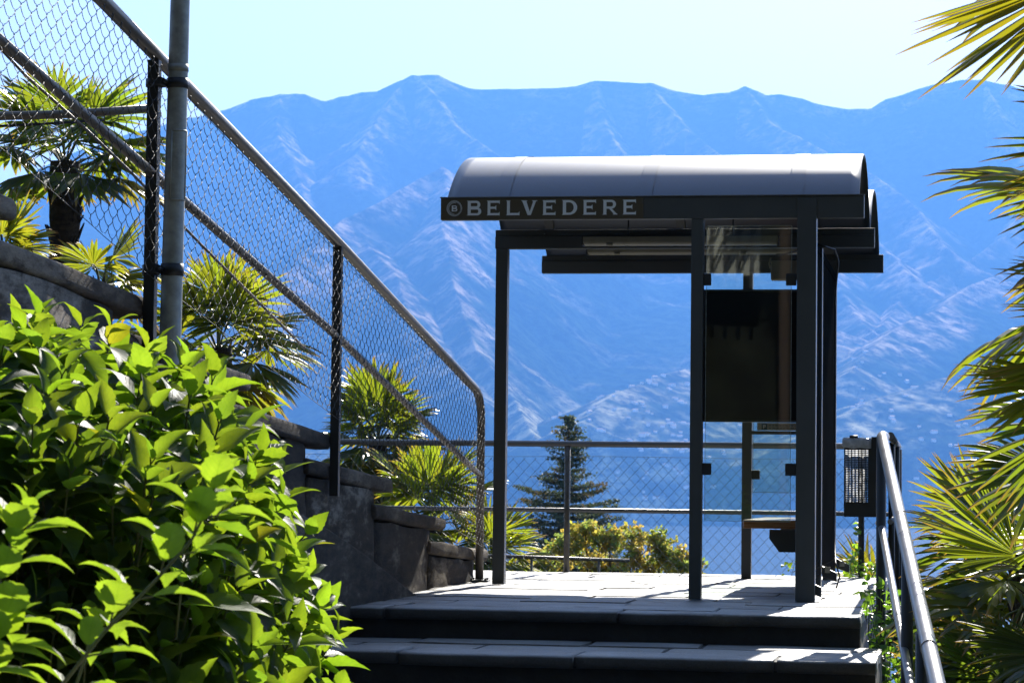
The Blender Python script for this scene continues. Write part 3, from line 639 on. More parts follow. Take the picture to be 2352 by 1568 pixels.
# ------------------------------------------------------------------ rear railing
YF = 4.69
RR = empty('terrace_railing', (1, YF, 0), 'dark tube railing with diamond wire mesh along the far edge of the landing', 'railing')
XL = -4.4
zt = 1.005
b = MB(); b.tube([(XL, YF, zt), (2.60, YF, zt), (2.655, YF-.02, zt), (2.68, YF-.07, zt), (2.70, 3.0, zt-.004), (2.735, .2, zt-.012)], .024, 14); b.build('top_rail', M['rail'], RR)
b = MB(); b.tube([(XL, YF, .485), (2.68, YF, .485)], .017, 12); b.tube([(2.68, YF, .485), (2.70, 3.0, .482), (2.735, .2, .478)], .017, 12); b.build('middle_rail', M['rail'], RR)
for x in (-4.3, -2.2, PY(1302, 1200, YF).x, PY(1978, 1250, YF).x, 2.68):
    b = MB(); b.tube([(x, YF, -.25), (x, YF, zt-.02)], .024 if x < 2.6 else .026, 12); b.build('post', M['post'] if x > 2.2 else M['tube'], RR)
for y in (3.3, 1.9):
    b = MB(); b.tube([(2.70+.0*y, y, -.4), (2.70, y, zt-.02)], .022, 12); b.build('post', M['post'], RR)
b = MB()
chain(b, (.044, .048), (.044, -.048), lambda a, c: .0 < c < .905+.004*math.sin(a*3) and XL < a < 2.66, None, lambda a, c, t_: (a, YF-.03+t_*.5, c), r=.0017, t=.004, ncol=175, nrow=12, start=(XL-.02, -.03))
b.tube([(XL+i*.2, YF-.03, .905+.004*math.sin((XL+i*.2)*3)) for i in range(36)], .0014, 4, cap=False)
b.build('diamond_mesh', M['greenwire'], RR)
# dark pipe behind the railing
a_, c_ = D(1165, 1277, 24), D(1446, 1287, 24)
b = MB(); b.tube([a_-(c_-a_)*1.5, a_, c_], .017, 10)
for f in (.2, .75): p = a_.lerp(c_, f); b.tube([p, p-Vector((0, 0, 1.5))], .012, 8)
tag(b.build('pipe_rail', M['tube']), 'thin dark pipe rail in front of the yellow bush, ending in mid air', 'pipe')
# ------------------------------------------------------------------ handrail of the steps (right)
HR = empty('step_handrail', (2.74, -1.4, -.16), 'grey tube handrail sloping down beside the steps on the right', 'handrail')
A0 = PY(2026, 1003, -1.45); B0 = D(2152, 1568, 9.0)
dirv = (B0-A0)
b = MB(); tp = [A0+Vector((-.004, .55, .012)), A0+Vector((0, .12, .005)), A0+Vector((.0, .02, -.002)), A0+dirv*.02, A0+dirv*.3, A0+dirv*.6, B0, A0+dirv*1.35]
b.tube(tp, .030, 18); tr_ = b.build('top_rail', M['rail'], HR)
for f, r_ in ((.52, .0308), (.905, .033)):
    b = MB(); p = A0+dirv*f; dn = dirv.normalized(); b.tube([p-dn*.004, p+dn*.004], r_, 18); b.build('joint_ring', M['rail'], tr_)
off = Vector((0, 0, -.485))
A1 = PY(2026, 1212, -1.45); A1.x = A0.x; 
b = MB(); b.tube([A1+Vector((-.03, .5, .02)), A1+Vector((0, .05, .01)), A1, A1+dirv*.5, A1+dirv*1.2], .020, 14); b.build('middle_rail', M['rail'], HR)
def hpost(u0, u1, f, zb_):
    p = A0+dirv*f; cxu = (u0+u1)/2
    y = p.y; q = PY(cxu, 1300, y); r_ = .027
    b = MB(); b.tube([(q.x, y, zb_), (q.x, y, p.z-.012)], r_, 14); b.build('post', M['post'], HR)
hpost(2011, 2036, .0, -1.0); hpost(2069.5, 2098, .52, -1.3); hpost(2107, 2132, .85, -1.6); hpost(2165, 2195, 1.3, -2.2)
# ------------------------------------------------------------------ bin
BN = empty('litter_bin', (2.55, -1.2, .53), 'dark perforated litter bin with a clear liner, clamped to the railing', 'bin')
yb0 = -1.28; q0, q1 = PY(1938, 1186, yb0), PY(2013, 1008, yb0)
bx0, bx1, bz0, bz1 = q0.x, q1.x, q0.z, q1.z; dep = .2
nx, nz = 7, 30
hx0, hx1 = PY(1941, 1100, yb0).x, PY(1996, 1100, yb0).x; hz0, hz1 = PY(1960, 1152, yb0).z, PY(1960, 1031, yb0).z
def perf(y, name):
    b = MB(); t = .0016
    b.box((bx0, y, bz0), (bx1, y+t, hz0)); b.box((bx0, y, hz1), (bx1, y+t, bz1)); b.box((bx0, y, hz0), (hx0, y+t, hz1)); b.box((hx1, y, hz0), (bx1, y+t, hz1))
    pw = (hx1-hx0)/nx; ph = (hz1-hz0)/nz
    for i in range(nx): b.box((hx0+pw*(i+.72), y, hz0), (hx0+pw*(i+1), y+t, hz1))
    for j in range(nz): b.box((hx0, y+.0004, hz0+ph*(j+.52)), (hx1, y+t-.0004, hz0+ph*(j+1)))
    return b.build(name, M['post'], BN)
perf(yb0, 'front_panel'); perf(yb0+dep, 'rear_panel')
b = MB(); b.box((bx0, yb0+.002, bz0), (bx0+.0016, yb0+dep, bz1)); b.box((bx1-.0016, yb0+.002, bz0), (bx1, yb0+dep, bz1)); b.box((bx0+.002, yb0+.002, bz0), (bx1-.002, yb0+dep, bz0+.002)); b.build('side_panels', M['post'], BN)
lz0 = PY(1960, 1029, yb0).z
b = MB(); ring = []; n = 40
for k, (z, gg) in enumerate(((lz0, .004), (lz0+.012, .010), (bz1-.004, .010), (bz1+.006, .006), (bz1+.004, -.004), (bz1-.02, -.008))):
    for i in range(n):
        t_ = i/n*4; s_ = int(t_); f = t_-s_; c4 = [(bx0-gg, yb0-gg), (hx1+.012, yb0-gg), (hx1+.012, yb0+dep+gg), (bx0-gg, yb0+dep+gg)]
        a_, c_ = c4[s_], c4[(s_+1) % 4]; wv = .003*math.sin(i*2.7+k)+jit(.0015)
        ring.append((a_[0]+(c_[0]-a_[0])*f, a_[1]+(c_[1]-a_[1])*f+wv, z+.003*math.sin(i*1.3+k*2)))
b.add(ring, [(k*n+i, k*n+(i+1) % n, (k+1)*n+(i+1) % n, (k+1)*n+i) for k in range(5) for i in range(n)], smooth=True); b.build('bin_liner', M['bag'], BN)
b = MB(); b.box((hx1+.014, yb0-.012, bz1-.05), (bx1+.012, yb0-.001, bz1+.012)); b.build('lid_hinge', M['band'], BN)
b = MB(); b.tube([(bx1-.02, yb0+.05, bz1-.02), (bx1+.05, yb0+.05, bz1-.02)], .012, 8); b.build('rail_clamp', M['band'], BN)
b = MB(); b.tube([(bx0+.03, yb0-.004, bz1+.012), (bx0+.075, yb0-.004, bz1+.012)], .008, 8); b.build('liner_clip', M['band'], BN)
b = MB(); vs = []
for j in range(13):
    for i in range(15):
        f, h = i/14, j/12; vs.append((bx0+.006+(bx1-bx0-.03)*f, yb0+.045+.02*mnoise.noise(Vector((f*6, h*5, 2)))+.02*math.sin(f*3.14)*-1, bz0+.03+(bz1-bz0-.03)*h))
b.add(vs, [(j*15+i, j*15+i+1, (j+1)*15+i+1, (j+1)*15+i) for j in range(12) for i in range(14)], smooth=True); b.build('liner_bag', M['liner'], BN)
# ------------------------------------------------------------------ leaf makers
def leaf(mb, base, dirv, nrm, Ln, Wd, droop=.25, fold=.35, nl=9, tone=(1, 1, 1), teeth=True, curl=0):
    d = dirv.normalized(); nrm = (nrm-d*nrm.dot(d)).normalized(); s = d.cross(nrm)
    vs, uv = [], []; p = Vector(base); ang = 0
    for i in range(nl+1):
        t = i/nl; wv = Wd*.5*(math.sin(math.pi*min(t, 1)**.74)**.95)*(1-.45*t)*1.32 if 0 < t < 1 else (.004 if t == 0 else 0)
        if teeth and 0 < i < nl: wv *= 1+(.075 if i % 2 else -.04)
        dd = d*math.cos(ang)-nrm*math.sin(ang); nn = nrm*math.cos(ang)+d*math.sin(ang)
        if i: p = p+dd*(Ln/nl)
        lift = math.sin(fold)*wv
        wav = math.sin(t*9+base[0]*40)*wv*.08
        vs += [p+s*wv*math.cos(fold)+nn*(lift+wav), p+s*wv*.5+nn*lift*.42, p, p-s*wv*.5+nn*lift*.42, p-s*wv*math.cos(fold)+nn*(lift-wav)]
        uv += [(t, 1), (t, .5), (t, 0.0001), (t, -.5), (t, -1)]
        ang += droop*(2.0*t+.3)/nl*2.2+curl/nl
    fs = [(i*5+j, i*5+j+1, (i+1)*5+j+1, (i+1)*5+j) for i in range(nl) for j in range(4)]
    mb.add(vs, fs, uv, tone, True)
def ortho(v):
    a = Vector((random.gauss(0, 1), random.gauss(0, 1), random.gauss(0, 1))); return (a-v*a.dot(v)).normalized()
def rosette(mb, P, A, size, pairs=3, nl=9, tb=1.0, st=None, spread=1.0):
    A = A.normalized(); e = ortho(A)
    for k in range(pairs):
        e = A.cross(e).normalized(); f = k/(max(pairs-1, 1))
        for s_ in (1, -1):
            el = R_(25+48*f*spread+random.uniform(-10, 10)); L_ = size*(.55+.5*f)*random.uniform(.85, 1.15)
            o_ = (e*s_+A.cross(e)*jit(.25)).normalized()
            d = A*math.cos(el)+o_*math.sin(el)
            if random.random() < .015: tb_ = (1.25, .85, .7)
            else: tb_ = None
            base = P-A*(size*.28*k)
            nn = A*math.sin(el)-o_*math.cos(el)
            t = tb*random.uniform(.8, 1.15); tn = (t*random.uniform(.86, 1.12), t, t*random.uniform(.7, 1.2))
            if tb_: tn = tb_
            leaf(mb, base+d*size*.10, d, nn, L_, L_*random.uniform(.43, .52), random.uniform(.12, .42), random.uniform(.15, .5), nl, tn)
            if st is not None: st.tube([base, base+d*size*.12], .0022, 4, cap=False)
def inpoly(x, y, P):
    c = False; j = len(P)-1
    for i in range(len(P)):
        if (P[i][1] > y) != (P[j][1] > y) and x < (P[j][0]-P[i][0])*(y-P[i][1])/(P[j][1]-P[i][1])+P[i][0]: c = not c
        j = i
    return c
def edist(x, y, P):
    m = 1e9
    for i in range(len(P)-1):
        ax, ay = P[i]; bx, by = P[i+1]; dx, dy = bx-ax, by-ay; t = max(0, min(1, ((x-ax)*dx+(y-ay)*dy)/(dx*dx+dy*dy)))
        m = min(m, math.hypot(x-ax-t*dx, y-ay-t*dy))
    return m
# ------------------------------------------------------------------ hydrangea
random.seed(21)
HY = empty('hydrangea_bush', D(150, 1900, 7.6), 'big sunlit hydrangea bush with large bright green leaves at lower left', 'bush')
outl = [(-700, 700), (-300, 690), (0, 725), (100, 730), (230, 750), (330, 800), (430, 845), (545, 890), (610, 985), (635, 1090), (665, 1170), (698, 1230), (715, 1330), (752, 1420), (775, 1530), (785, 1700)]
hpoly = outl+[(785, 1850), (-700, 1850)]
hy, hs = MB(), MB()
# shade-side leaves fill the inside of the mound
cnt = 0; tries = 0; placed = []
while cnt < 380 and tries < 30000:
    tries += 1; u = random.uniform(-420, 800); v = random.uniform(690, 1800)
    if not inpoly(u, v, hpoly): continue
    e_ = edist(u, v, outl); front = random.random() < .60
    dmid = 8.3; bulge = 1.25*math.sqrt(min(e_/230, 1.0))+.25*min(e_/900, 1)
    d = dmid-bulge*random.uniform(.86, 1.02) if front else dmid+random.uniform(-.8, 1.0)*bulge*.7
    if front:
        ok = all(math.hypot(u-a, v-b_) > 62 or abs(d-c_) > .5 for a, b_, c_ in placed)
        if not ok: continue
        placed.append((u, v, d))
    P = D(u, v, d); nx_ = 0
    # outward direction: away from the bush core
    core = D(50, 1500, 8.3); out = (P-core).normalized()
    A = (out*.75+Vector((0, 0, .75))+sdir*.25+Vector((jit(.3), jit(.3), jit(.2)))).normalized()
    rosette(hy, P, A, random.uniform(.165, .215), random.choice([3, 4, 4]), 13 if front else 8, 1.0, hs)
    q = P-A*.06; hs.tube([P, q, q-A*.10+Vector((0, 0, -.10)), q.lerp(core, .25)+Vector((0, 0, -.2))], [.003, .0035, .0045, .006], 5, cap=False); cnt += 1
# scattered single leaves inside
for i in range(3600):
    u = random.uniform(-400, 780); v = random.uniform(760, 1800)
    if not inpoly(u, v, hpoly) or edist(u, v, outl) < 35: continue
    e_ = edist(u, v, outl); bulge = 1.25*math.sqrt(min(e_/230, 1.0))+.25*min(e_/900, 1); P = D(u, v, 8.3+random.uniform(-.86, .9)*bulge)
    d = Vector((jit(1), jit(1), jit(.5)-.15)).normalized(); leaf(hy, P, d, Vector((jit(.5), jit(.5), 1)), random.uniform(.13, .2), random.uniform(.07, .10), .3, .3, 7, (.9, .95, .9))
# foreground shoots
def shoot(pts, d0, size, npairs):
    P3 = [D(u, v, d0+i*.03) for i, (u, v) in enumerate(pts)]; m = len(P3)-1
    hs.tube(P3, [.0042-.002*i/m for i in range(m+1)], 7)
    A = (P3[-1]-P3[-2]).normalized(); e = ortho(A); e = (rt*.9+fw*.3+up*.2); e = (e-A*e.dot(A)).normalized()
    for k in range(npairs):
        t = .12+.8*k/npairs; f = t*m; i = min(int(f), m-1); P = P3[i].lerp(P3[i+1], f-i)
        for s_ in (1, -1):
            d = (A*.55+e*s_+Vector((0, 0, .1))).normalized(); t_ = random.uniform(.9, 1.15); pe_ = P+d*size*.28
            hs.tube([P, P+d*size*.14+Vector((0, 0, .002)), pe_], .0022, 5, cap=False)
            leaf(hy, pe_, d, (A+Vector((0, 0, 1))+e*-s_*.5-fw*.35), size*random.uniform(.85, 1.1), size*.5, .35, .35, 14, (t_, t_, t_))
        e = A.cross(e).normalized()
    rosette(hy, P3[-1], (A+Vector((0, 0, .4))), size*.85, 4, 12, 1.05, hs)
shoot([(120, 1600), (240, 1450), (360, 1330), (440, 1240), (480, 1160), (500, 1110)], 5.2, .125, 8)
shoot([(-40, 1500), (0, 1330), (30, 1230), (60, 1170)], 5.1, .12, 5)
shoot([(150, 1640), (200, 1500), (235, 1420), (250, 1370)], 5.5, .10, 4)
shoot([(-80, 1560), (-20, 1480), (20, 1430)], 5.0, .13, 4)
hy.build('foliage', M['hyd'], HY); hs.build('stems', M['stem'], HY)
# ------------------------------------------------------------------ palms
def fan(mb, hub, axis, nrm, Rr, nseg=36, spread=R_(150), tone=(1, 1, 1), droop=.35, wv=1.25, fused=.57, st=None):
    ax = axis.normalized(); nrm = (nrm-ax*nrm.dot(ax)).normalized(); sd = ax.cross(nrm)
    dth = 2*spread/nseg
    for i in range(nseg):
        th = -spread+dth*(i+.5)+jit(dth*.28)
        if random.random() < .05: continue
        d = (ax*math.cos(th)+sd*math.sin(th)+nrm*(jit(.09)-.28*(abs(th)/1.6)**2)).normalized(); c = d.cross(nrm).normalized()
        Ls = Rr*(1-.22*(abs(th)/spread)**2)*random.uniform(.78, 1.08); dr = droop*random.uniform(.5, 1.5)
        vs, uv = [], []; t_ = random.uniform(.8, 1.15); tn = (tone[0]*t_*random.uniform(.9, 1.15), tone[1]*t_, tone[2]*t_)
        bend = 0; p = Vector(hub)+d*Rr*.04; px = Rr*.04; yaw_ = jit(.04)
        for k, r in enumerate((.04, .2, fused, .60, .76, .90, 1.0)):
            rr = r*Ls
            if k: p = p+(d*math.cos(bend)+c*yaw_-Vector((0, 0, 1))*math.sin(bend)).normalized()*(rr-px)
            px = rr
            wd = (min(rr, fused*Ls)*math.tan(dth/2)*1.04)*wv
            if r > fused: wd *= (1-((r-fused)/(1-fused))**1.7)*.98+.03
            pl_ = wd*.8
            vs += [p-c*wd-nrm*pl_*.5, p+nrm*pl_*.5, p+c*wd-nrm*pl_*.5]; uv += [(r, -1), (r, 0), (r, 1)]
            if r >= fused: bend += dr*(.12+.5*(r-fused))
        fs = []
        for k in range(6): fs += [(k*3, k*3+1, k*3+4, k*3+3), (k*3+1, k*3+2, k*3+5, k*3+4)]
        mb.add(vs, fs, uv, tn, False)
def petiole(st, a, b, r=.008, sag=.08):
    m = a.lerp(b, .5)+Vector((0, 0, sag)); st.tube([a, a.lerp(m, .55), m, m.lerp(b, .5)+Vector((0, 0, sag*.2)), b], [r*1.3, r*1.1, r, r*.9, r*.8], 5, cap=False)
def trunk_mesh(base, top_, r0, name, parent):
    b = MB(); n = 14; segs = 36; vs = []; H = (top_-base)
    for i in range(segs+1):
        f = i/segs; c_ = base+H*f; r = r0*(1.05 if f > .55 else .85+.2*f/.55)
        for j in range(n):
            a = 2*math.pi*j/n; rr = r*(1+.16*mnoise.noise(Vector((math.cos(a)*2, math.sin(a)*2, f*30)))+.06*(i % 2)); vs.append(c_+Vector((math.cos(a)*rr, math.sin(a)*rr, 0)))
    b.add(vs, [(i*n+j, i*n+(j+1) % n, (i+1)*n+(j+1) % n, (i+1)*n+j) for i in range(segs) for j in range(n)], smooth=True)
    for i in range(150):                                     # old leaf bases
        f = random.uniform(.35, 1); a = random.uniform(0, 6.28); p = base+H*f+Vector((math.cos(a), math.sin(a), 0))*r0*.95
        q = p+Vector((math.cos(a), math.sin(a), 0))*r0*random.uniform(.25, .6)+Vector((0, 0, r0*random.uniform(.5, 1.2))); b.tube([p, q], [r0*.16, r0*.05], 4)
    return b.build(name, M['trunk'], parent)
def palm(label, top_, base, nf, Rr, r0, group=None, pet=.7, elmin=-50, elmax=80, tone=(1, 1, 1), seed=1, azs=None, nseg=32, extra=None):
    random.seed(seed); T = empty('fan_palm', base, label, 'palm', group)
    trunk_mesh(base, top_, r0, 'trunk', T); cr, st = MB(), MB()
    for i in range(nf):
        az = i*2.39996+jit(.2); f = (i+.5)/nf; el = R_(elmax+(elmin-elmax)*f+jit(8)); pl_ = pet*random.uniform(.8, 1.15)
        dh = Vector((math.cos(az)*math.cos(el), math.sin(az)*math.cos(el), math.sin(el)))
        a = top_-Vector((0, 0, .12*f)); hub = a+dh*pl_+Vector((0, 0, -.10*pl_*f)); petiole(st, a, hub, .008, .05)
        axd = (dh+Vector((0, 0, -.25-.35*f))).normalized(); nn = Vector((-math.cos(az)*math.sin(el), -math.sin(az)*math.sin(el), math.cos(el)))
        old = f > .8 and random.random() < .5
        tn = (tone[0]*1.2, tone[1]*.85, tone[2]) if old else tone
        fan(cr, hub, axd, nn, Rr*random.uniform(.85, 1.1), nseg, R_(random.uniform(95, 150)), tn, .35+.5*f)
    for sp in (extra or []):
        hub, tip, nn, R2, sprd, dr, tn, ns = sp; petiole(st, top_, hub, .009, .06); fan(cr, hub, (tip-hub), nn, R2, ns, R_(sprd), tn, dr, 1.35)
    cr.build('crown', M['palm'], T); st.build('leaf_stalks', M['stem'], T); return T
GY = (1, 1, 1)
palm('shaggy fan palm with a thick trunk behind the upper left fence', D(150, 372, 24), D(132, 1900, 24), 19, .60, .13, None, .52, -8, 78, (.8, .92, 1), 3)
palm('low bright palm fans between the big palm trunk and the fence post', D(232, 655, 21), D(232, 1900, 21), 10, .40, .08, None, .22, -20, 70, (1.2, 1.1, 1), 6)
palm('bright yellow green fan palm at the far left edge, low behind the coping', D(5, 585, 20), D(5, 1900, 20), 14, .34, .09, None, .2, -40, 80, (1.15, 1.05, 1), 5)
palm('fan palm with yellow leaf tips just right of the galvanised pole', D(500, 800, 25), D(500, 2000, 25), 26, .60, .13, None, .5, -40, 85, (1, 1, 1), 8)
palm('fan palm whose crown rises behind the lower fence above the level rail', D(868, 1010, 30), D(868, 1900, 30), 28, .56, .10, None, .40, -55, 85, (.95, 1, 1), 11)
palm('second fan palm between fence post and coping, below the level rail', D(985, 1190, 27), D(985, 1900, 27), 24, .52, .11, None, .45, -45, 85, (1, 1.05, 1), 13)
palm('small fan palm showing between fence end and front shelter post', D(1130, 1290, 26), D(1130, 1900, 26), 18, .42, .09, None, .34, -35, 85, (1.05, 1.05, 1), 17)
palm('yellowish young fan palm low behind the railing under the bin', D(2010, 1400, 21), D(2010, 1900, 21), 12, .45, .08, None, .3, -10, 85, (1.2, .95, 1), 19)
# right hand palms, near the steps
toC = -fw
ex = [(D(2520, -70, 8), D(2090, 165, 7.9), (toC*.75+up*.6), .70, 27, .06, (1.3, 1.05, .8), 20),
      (D(2420, -60, 8.3), D(2200, 60, 8.2), (toC*.5-rt*.8), .42, 16, .5, (.5, .6, .8), 5),
      (D(2600, 330, 8.4), D(2240, 430, 8.3), (toC*.5+up*.8), .50, 46, .25, (1.0, 1.0, 1), 26),
      (D(2560, 250, 8.6), D(2330, 200, 8.8), (toC*.3+up*.9), .36, 40, .1, (1.2, .95, 1), 14),
      (D(2560, 440, 8.5), D(2300, 520, 8.4), (toC*.6+up*.7), .44, 44, .3, (.8, .95, 1), 26),
      (D(2540, 360, 8.8), D(2290, 460, 8.8), (toC*.5+up*.8), .40, 36, .3, (.7, .9, 1), 22),
      (D(2600, 720, 8.8), D(2330, 700, 8.8), (toC*.5+up*.8), .42, 40, .2, (.9, 1, 1), 24),
      (D(2480, 960, 9.6), D(2260, 1080, 9.6), (toC*.6+up*.6), .46, 80, .4, (.7, .85, 1), 36),
      (D(2640, 650, 8.6), D(2290, 630, 8.5), (toC*.4+up*.9), .50, 42, .12, (1.1, 1.05, 1), 26),
      (D(2440, 880, 9.2), D(2215, 960, 9.0), (toC*.6+up*.6), .42, 80, .30, (1.05, 1, 1), 36),
      (D(2560, 800, 9.0), D(2250, 855, 9.0), (toC*.2+up*.9), .50, 24, .10, (1.2, 1.1, 1), 14)]
palm('tall fan palm whose leaves enter the picture at the right edge', D(2760, 560, 8.9), D(2760, 2300, 8.9), 12, .5, .14, 'fan palms beside the steps', .55, -30, 70, (.9, .95, 1), 23, extra=ex)
q_ = PY(1802, 700, 22.1)
palm('fan palm with a shaggy trunk behind the viewer, mirrored in the front glass pane', Vector((q_.x, -22, 6.2)), Vector((q_.x, -22, -1.5)), 14, .7, .075, None, .6, -50, 70, (.9, .95, 1), 71)
q0_, q1_ = PY(1560, 618, 24.1), PY(1745, 500, 24.1)
GH = empty('garden_wall', (q0_.x, -24, q0_.z-.1), 'pale wall with dark bars behind the viewer, mirrored in the upper front pane', 'wall')
b = MB(); b.box((q0_.x, -24.3, q0_.z-.1), (q1_.x, -24, q1_.z)); b.build('wall_face', M['paper'], GH)
for i in range(6):
    xx = q0_.x+(q1_.x-q0_.x)*(i+.5)/6; b = MB(); b.box((xx-.03, -23.9, q0_.z-.3), (xx+.03, -23.84, q1_.z+.3)); b.build('bar', M['post'], GH)
    if i < 5: b = MB(); b.tube([(xx, -23.8, q0_.z), (xx+.35, -23.8, q1_.z)], .02, 6); b.build('brace', M['post'], GH)
ex = [(D(2335, 1275, 11), D(2110, 1060, 10.9), (toC*.8+up*.5), .50, 62, .12, (.9, .95, 1), 34),
      (D(2350, 1300, 11.2), D(2085, 1200, 11), (toC*.6+up*.7), .50, 34, .15, (1.3, 1.05, 1), 22),
      (D(2300, 1400, 11.4), D(2120, 1420, 11.2), (toC*.5+up*.8), .42, 70, .6, (1.0, 1.0, 1), 30),
      (D(2230, 1330, 12.4), D(2120, 1400, 12.4), (toC*.4+up*.8), .36, 100, .7, (.9, .95, 1), 30),
      (D(2420, 1500, 11), D(2210, 1540, 10.8), (toC*.6+up*.5), .44, 70, .4, (.7, .8, 1), 30),
      (D(2420, 1080, 10.6), D(2240, 1150, 10.4), (toC*.6+up*.5), .46, 95, .5, (.75, .8, 1), 34),
      (D(2380, 1380, 12), D(2260, 1200, 12.2), (toC*.7+up*.5), .40, 80, .3, (.9, .9, 1), 30),
      (D(2260, 1250, 12.6), D(2130, 1290, 12.6), (toC*.6+up*.7), .42, 95, .5, (.7, .9, 1), 32),
      (D(2190, 1430, 12.2), D(2120, 1520, 12.2), (toC*.7+up*.6), .34, 110, .5, (.7, .9, 1), 30),
      (D(2310, 1480, 11.6), D(2200, 1560, 11.6), (toC*.7+up*.6), .40, 100, .4, (.6, .8, 1), 32),
      (D(2300, 1560, 11.2), D(2200, 1460, 11.2), (toC*.8+up*.4), .36, 80, .3, (.6, .8, 1), 32),
      (D(2190, 1560, 12.4), D(2120, 1490, 12.4), (toC*.8+up*.4), .32, 90, .3, (.6, .85, 1), 30),
      (D(2350, 1150, 12.8), D(2250, 1250, 12.8), (toC*.7+up*.5), .46, 110, .4, (.7, .85, 1), 34),
      (D(2250, 1180, 13.0), D(2160, 1100, 13.0), (toC*.7+up*.5), .40, 70, .2, (1, 1, 1), 32)]
palm('lower fan palm with glossy leaves right of the handrail', D(2400, 1330, 11.9), D(2400, 2400, 11.9), 16, .46, .13, 'fan palms beside the steps', .42, -45, 60, (.85, .9, 1), 29, extra=ex)
# ------------------------------------------------------------------ other plants
def cloud(mb, c, rad, n, size, tone=GY, fl=.5, shell=.5, hang=0):
    for i in range(n):
        v = Vector((random.gauss(0, 1), random.gauss(0, 1), random.gauss(0, 1))).normalized()*(random.uniform(shell, 1))
        p = c+Vector((v.x*rad[0], v.y*rad[1], v.z*rad[2])); a = ortho(Vector((0, 0, 1))) if hang else Vector((jit(1), jit(1), jit(1))).normalized(); b_ = ortho(a); s = size*random.uniform(.6, 1.3)
        t = random.uniform(.7, 1.25); tn = (tone[0]*t*random.uniform(.85, 1.2), tone[1]*t, tone[2]*t)
        mb.add([p, p+a*s*.5+b_*s*.35, p+a*s+b_*s*.05*0, p+a*s*.5-b_*s*.35], [(0, 1, 2, 3)], [(0, 0.001), (.5, 1), (.7, 0), (.5, -1)], tn, False)
# conifer
random.seed(31); cd = 105; ct_ = D(1306, 958, cd); cbase = Vector((ct_.x, ct_.y, -13.2))
CT = empty('conifer_tree', cbase, 'dark pointed conifer standing behind the terrace railing', 'tree')
b = MB(); b.tube([cbase, ct_], [.28, .03], 8); b.build('trunk', M['bark'], CT)
cn = MB(); H = ct_.z-cbase.z; z = .05
while z < 11.5:
    f = z/11.5; rad = (.15+4.8*f**.85)*(1+.16*math.sin(z*2.2))*random.uniform(.75, 1.15); nb_ = int(5+9*f)
    for k in range(nb_):
        az = random.uniform(0, 6.28); rl = rad*random.uniform(.6, 1.12); m = max(3, int(rl/.16))
        for j in range(m):
            t = (j+1)/m; p = Vector((ct_.x, ct_.y, ct_.z-z))+Vector((math.cos(az), math.sin(az), 0))*rl*t+Vector((0, 0, .22*rl*t*t-.10*rl*t)); 
            g_ = random.uniform(.6, 1.15); br = random.random() < .16
            tn = (1.9*g_, 1.15*g_, .9*g_) if br else (g_*.95, g_, g_)
            cloud(cn, p, (.16+.12*t, .16+.12*t, .10), 26, .10, tn, shell=.1)
    z += .20+.13*f
cn.build('crown', M['conifer'], CT)
# autumn trees
def bush(name, label, cat, c, blobs, n, size, m, tones, trunk_to, seed, group=None):
    random.seed(seed); T = empty(name, trunk_to, label, cat, group); b = MB(); cl = MB()
    for (o_, r_, k) in blobs:
        p = c+o_; b.tube([Vector(trunk_to), Vector(trunk_to).lerp(p, .6)+Vector((jit(.1), jit(.1), 0)), p], [.05, .03, .012], 6, cap=False)
        for q in range(k):
            v = Vector((random.gauss(0, 1), random.gauss(0, 1), random.gauss(0, 1))).normalized()*random.uniform(.35, 1)
            cc = p+Vector((v.x*r_[0], v.y*r_[1], v.z*r_[2])); cloud(cl, cc, (size*1.3,)*3, n, size, random.choice(tones), shell=.1)
            if q % 3 == 0: b.tube([p, p.lerp(cc, .5), cc], [.012, .007, .004], 4, cap=False)
    b.build('trunk', M['bark'], T); cl.build('crown', m, T); return T
YT = [(1, 1, 1), (1.1, 1.0, .8), (.8, 1, 1), (1.1, .93, 1), (.6, .8, .8)]
hd = 40; px_ = hd/F
def UV(u, v, dd=0): return D(u, v, hd+dd)
def blobs(lst): c0_ = UV(1400, 1300); return [(UV(u, v, jit(.5))-c0_, (ru*px_, ru*px_, rv*px_), k) for u, v, ru, rv, k in lst]
random.seed(41)
bush('autumn_bush', 'yellow green autumn bush in front of the conifer, behind the railing', 'bush', UV(1400, 1300),
     blobs([(1345, 1225, 42, 32, 34), (1300, 1255, 50, 34, 30), (1400, 1240, 40, 36, 34), (1450, 1235, 32, 36, 28), (1465, 1280, 40, 34, 26), (1270, 1290, 50, 26, 22), (1350, 1290, 60, 30, 34), (1420, 1310, 60, 28, 30), (1230, 1300, 36, 22, 16)]),
     20, .075, M['autumn'], YT, D(1390, 2000, hd), 42)
bush('autumn_bush', 'separate rounder yellow green bush just left of the front middle post', 'bush', UV(1400, 1300),
     blobs([(1515, 1245, 30, 32, 26), (1530, 1280, 34, 34, 26), (1565, 1275, 26, 20, 14), (1560, 1305, 36, 30, 22), (1500, 1305, 30, 24, 16), (1600, 1310, 30, 20, 10)]),
     20, .075, M['autumn'], YT, D(1530, 2000, hd), 43)
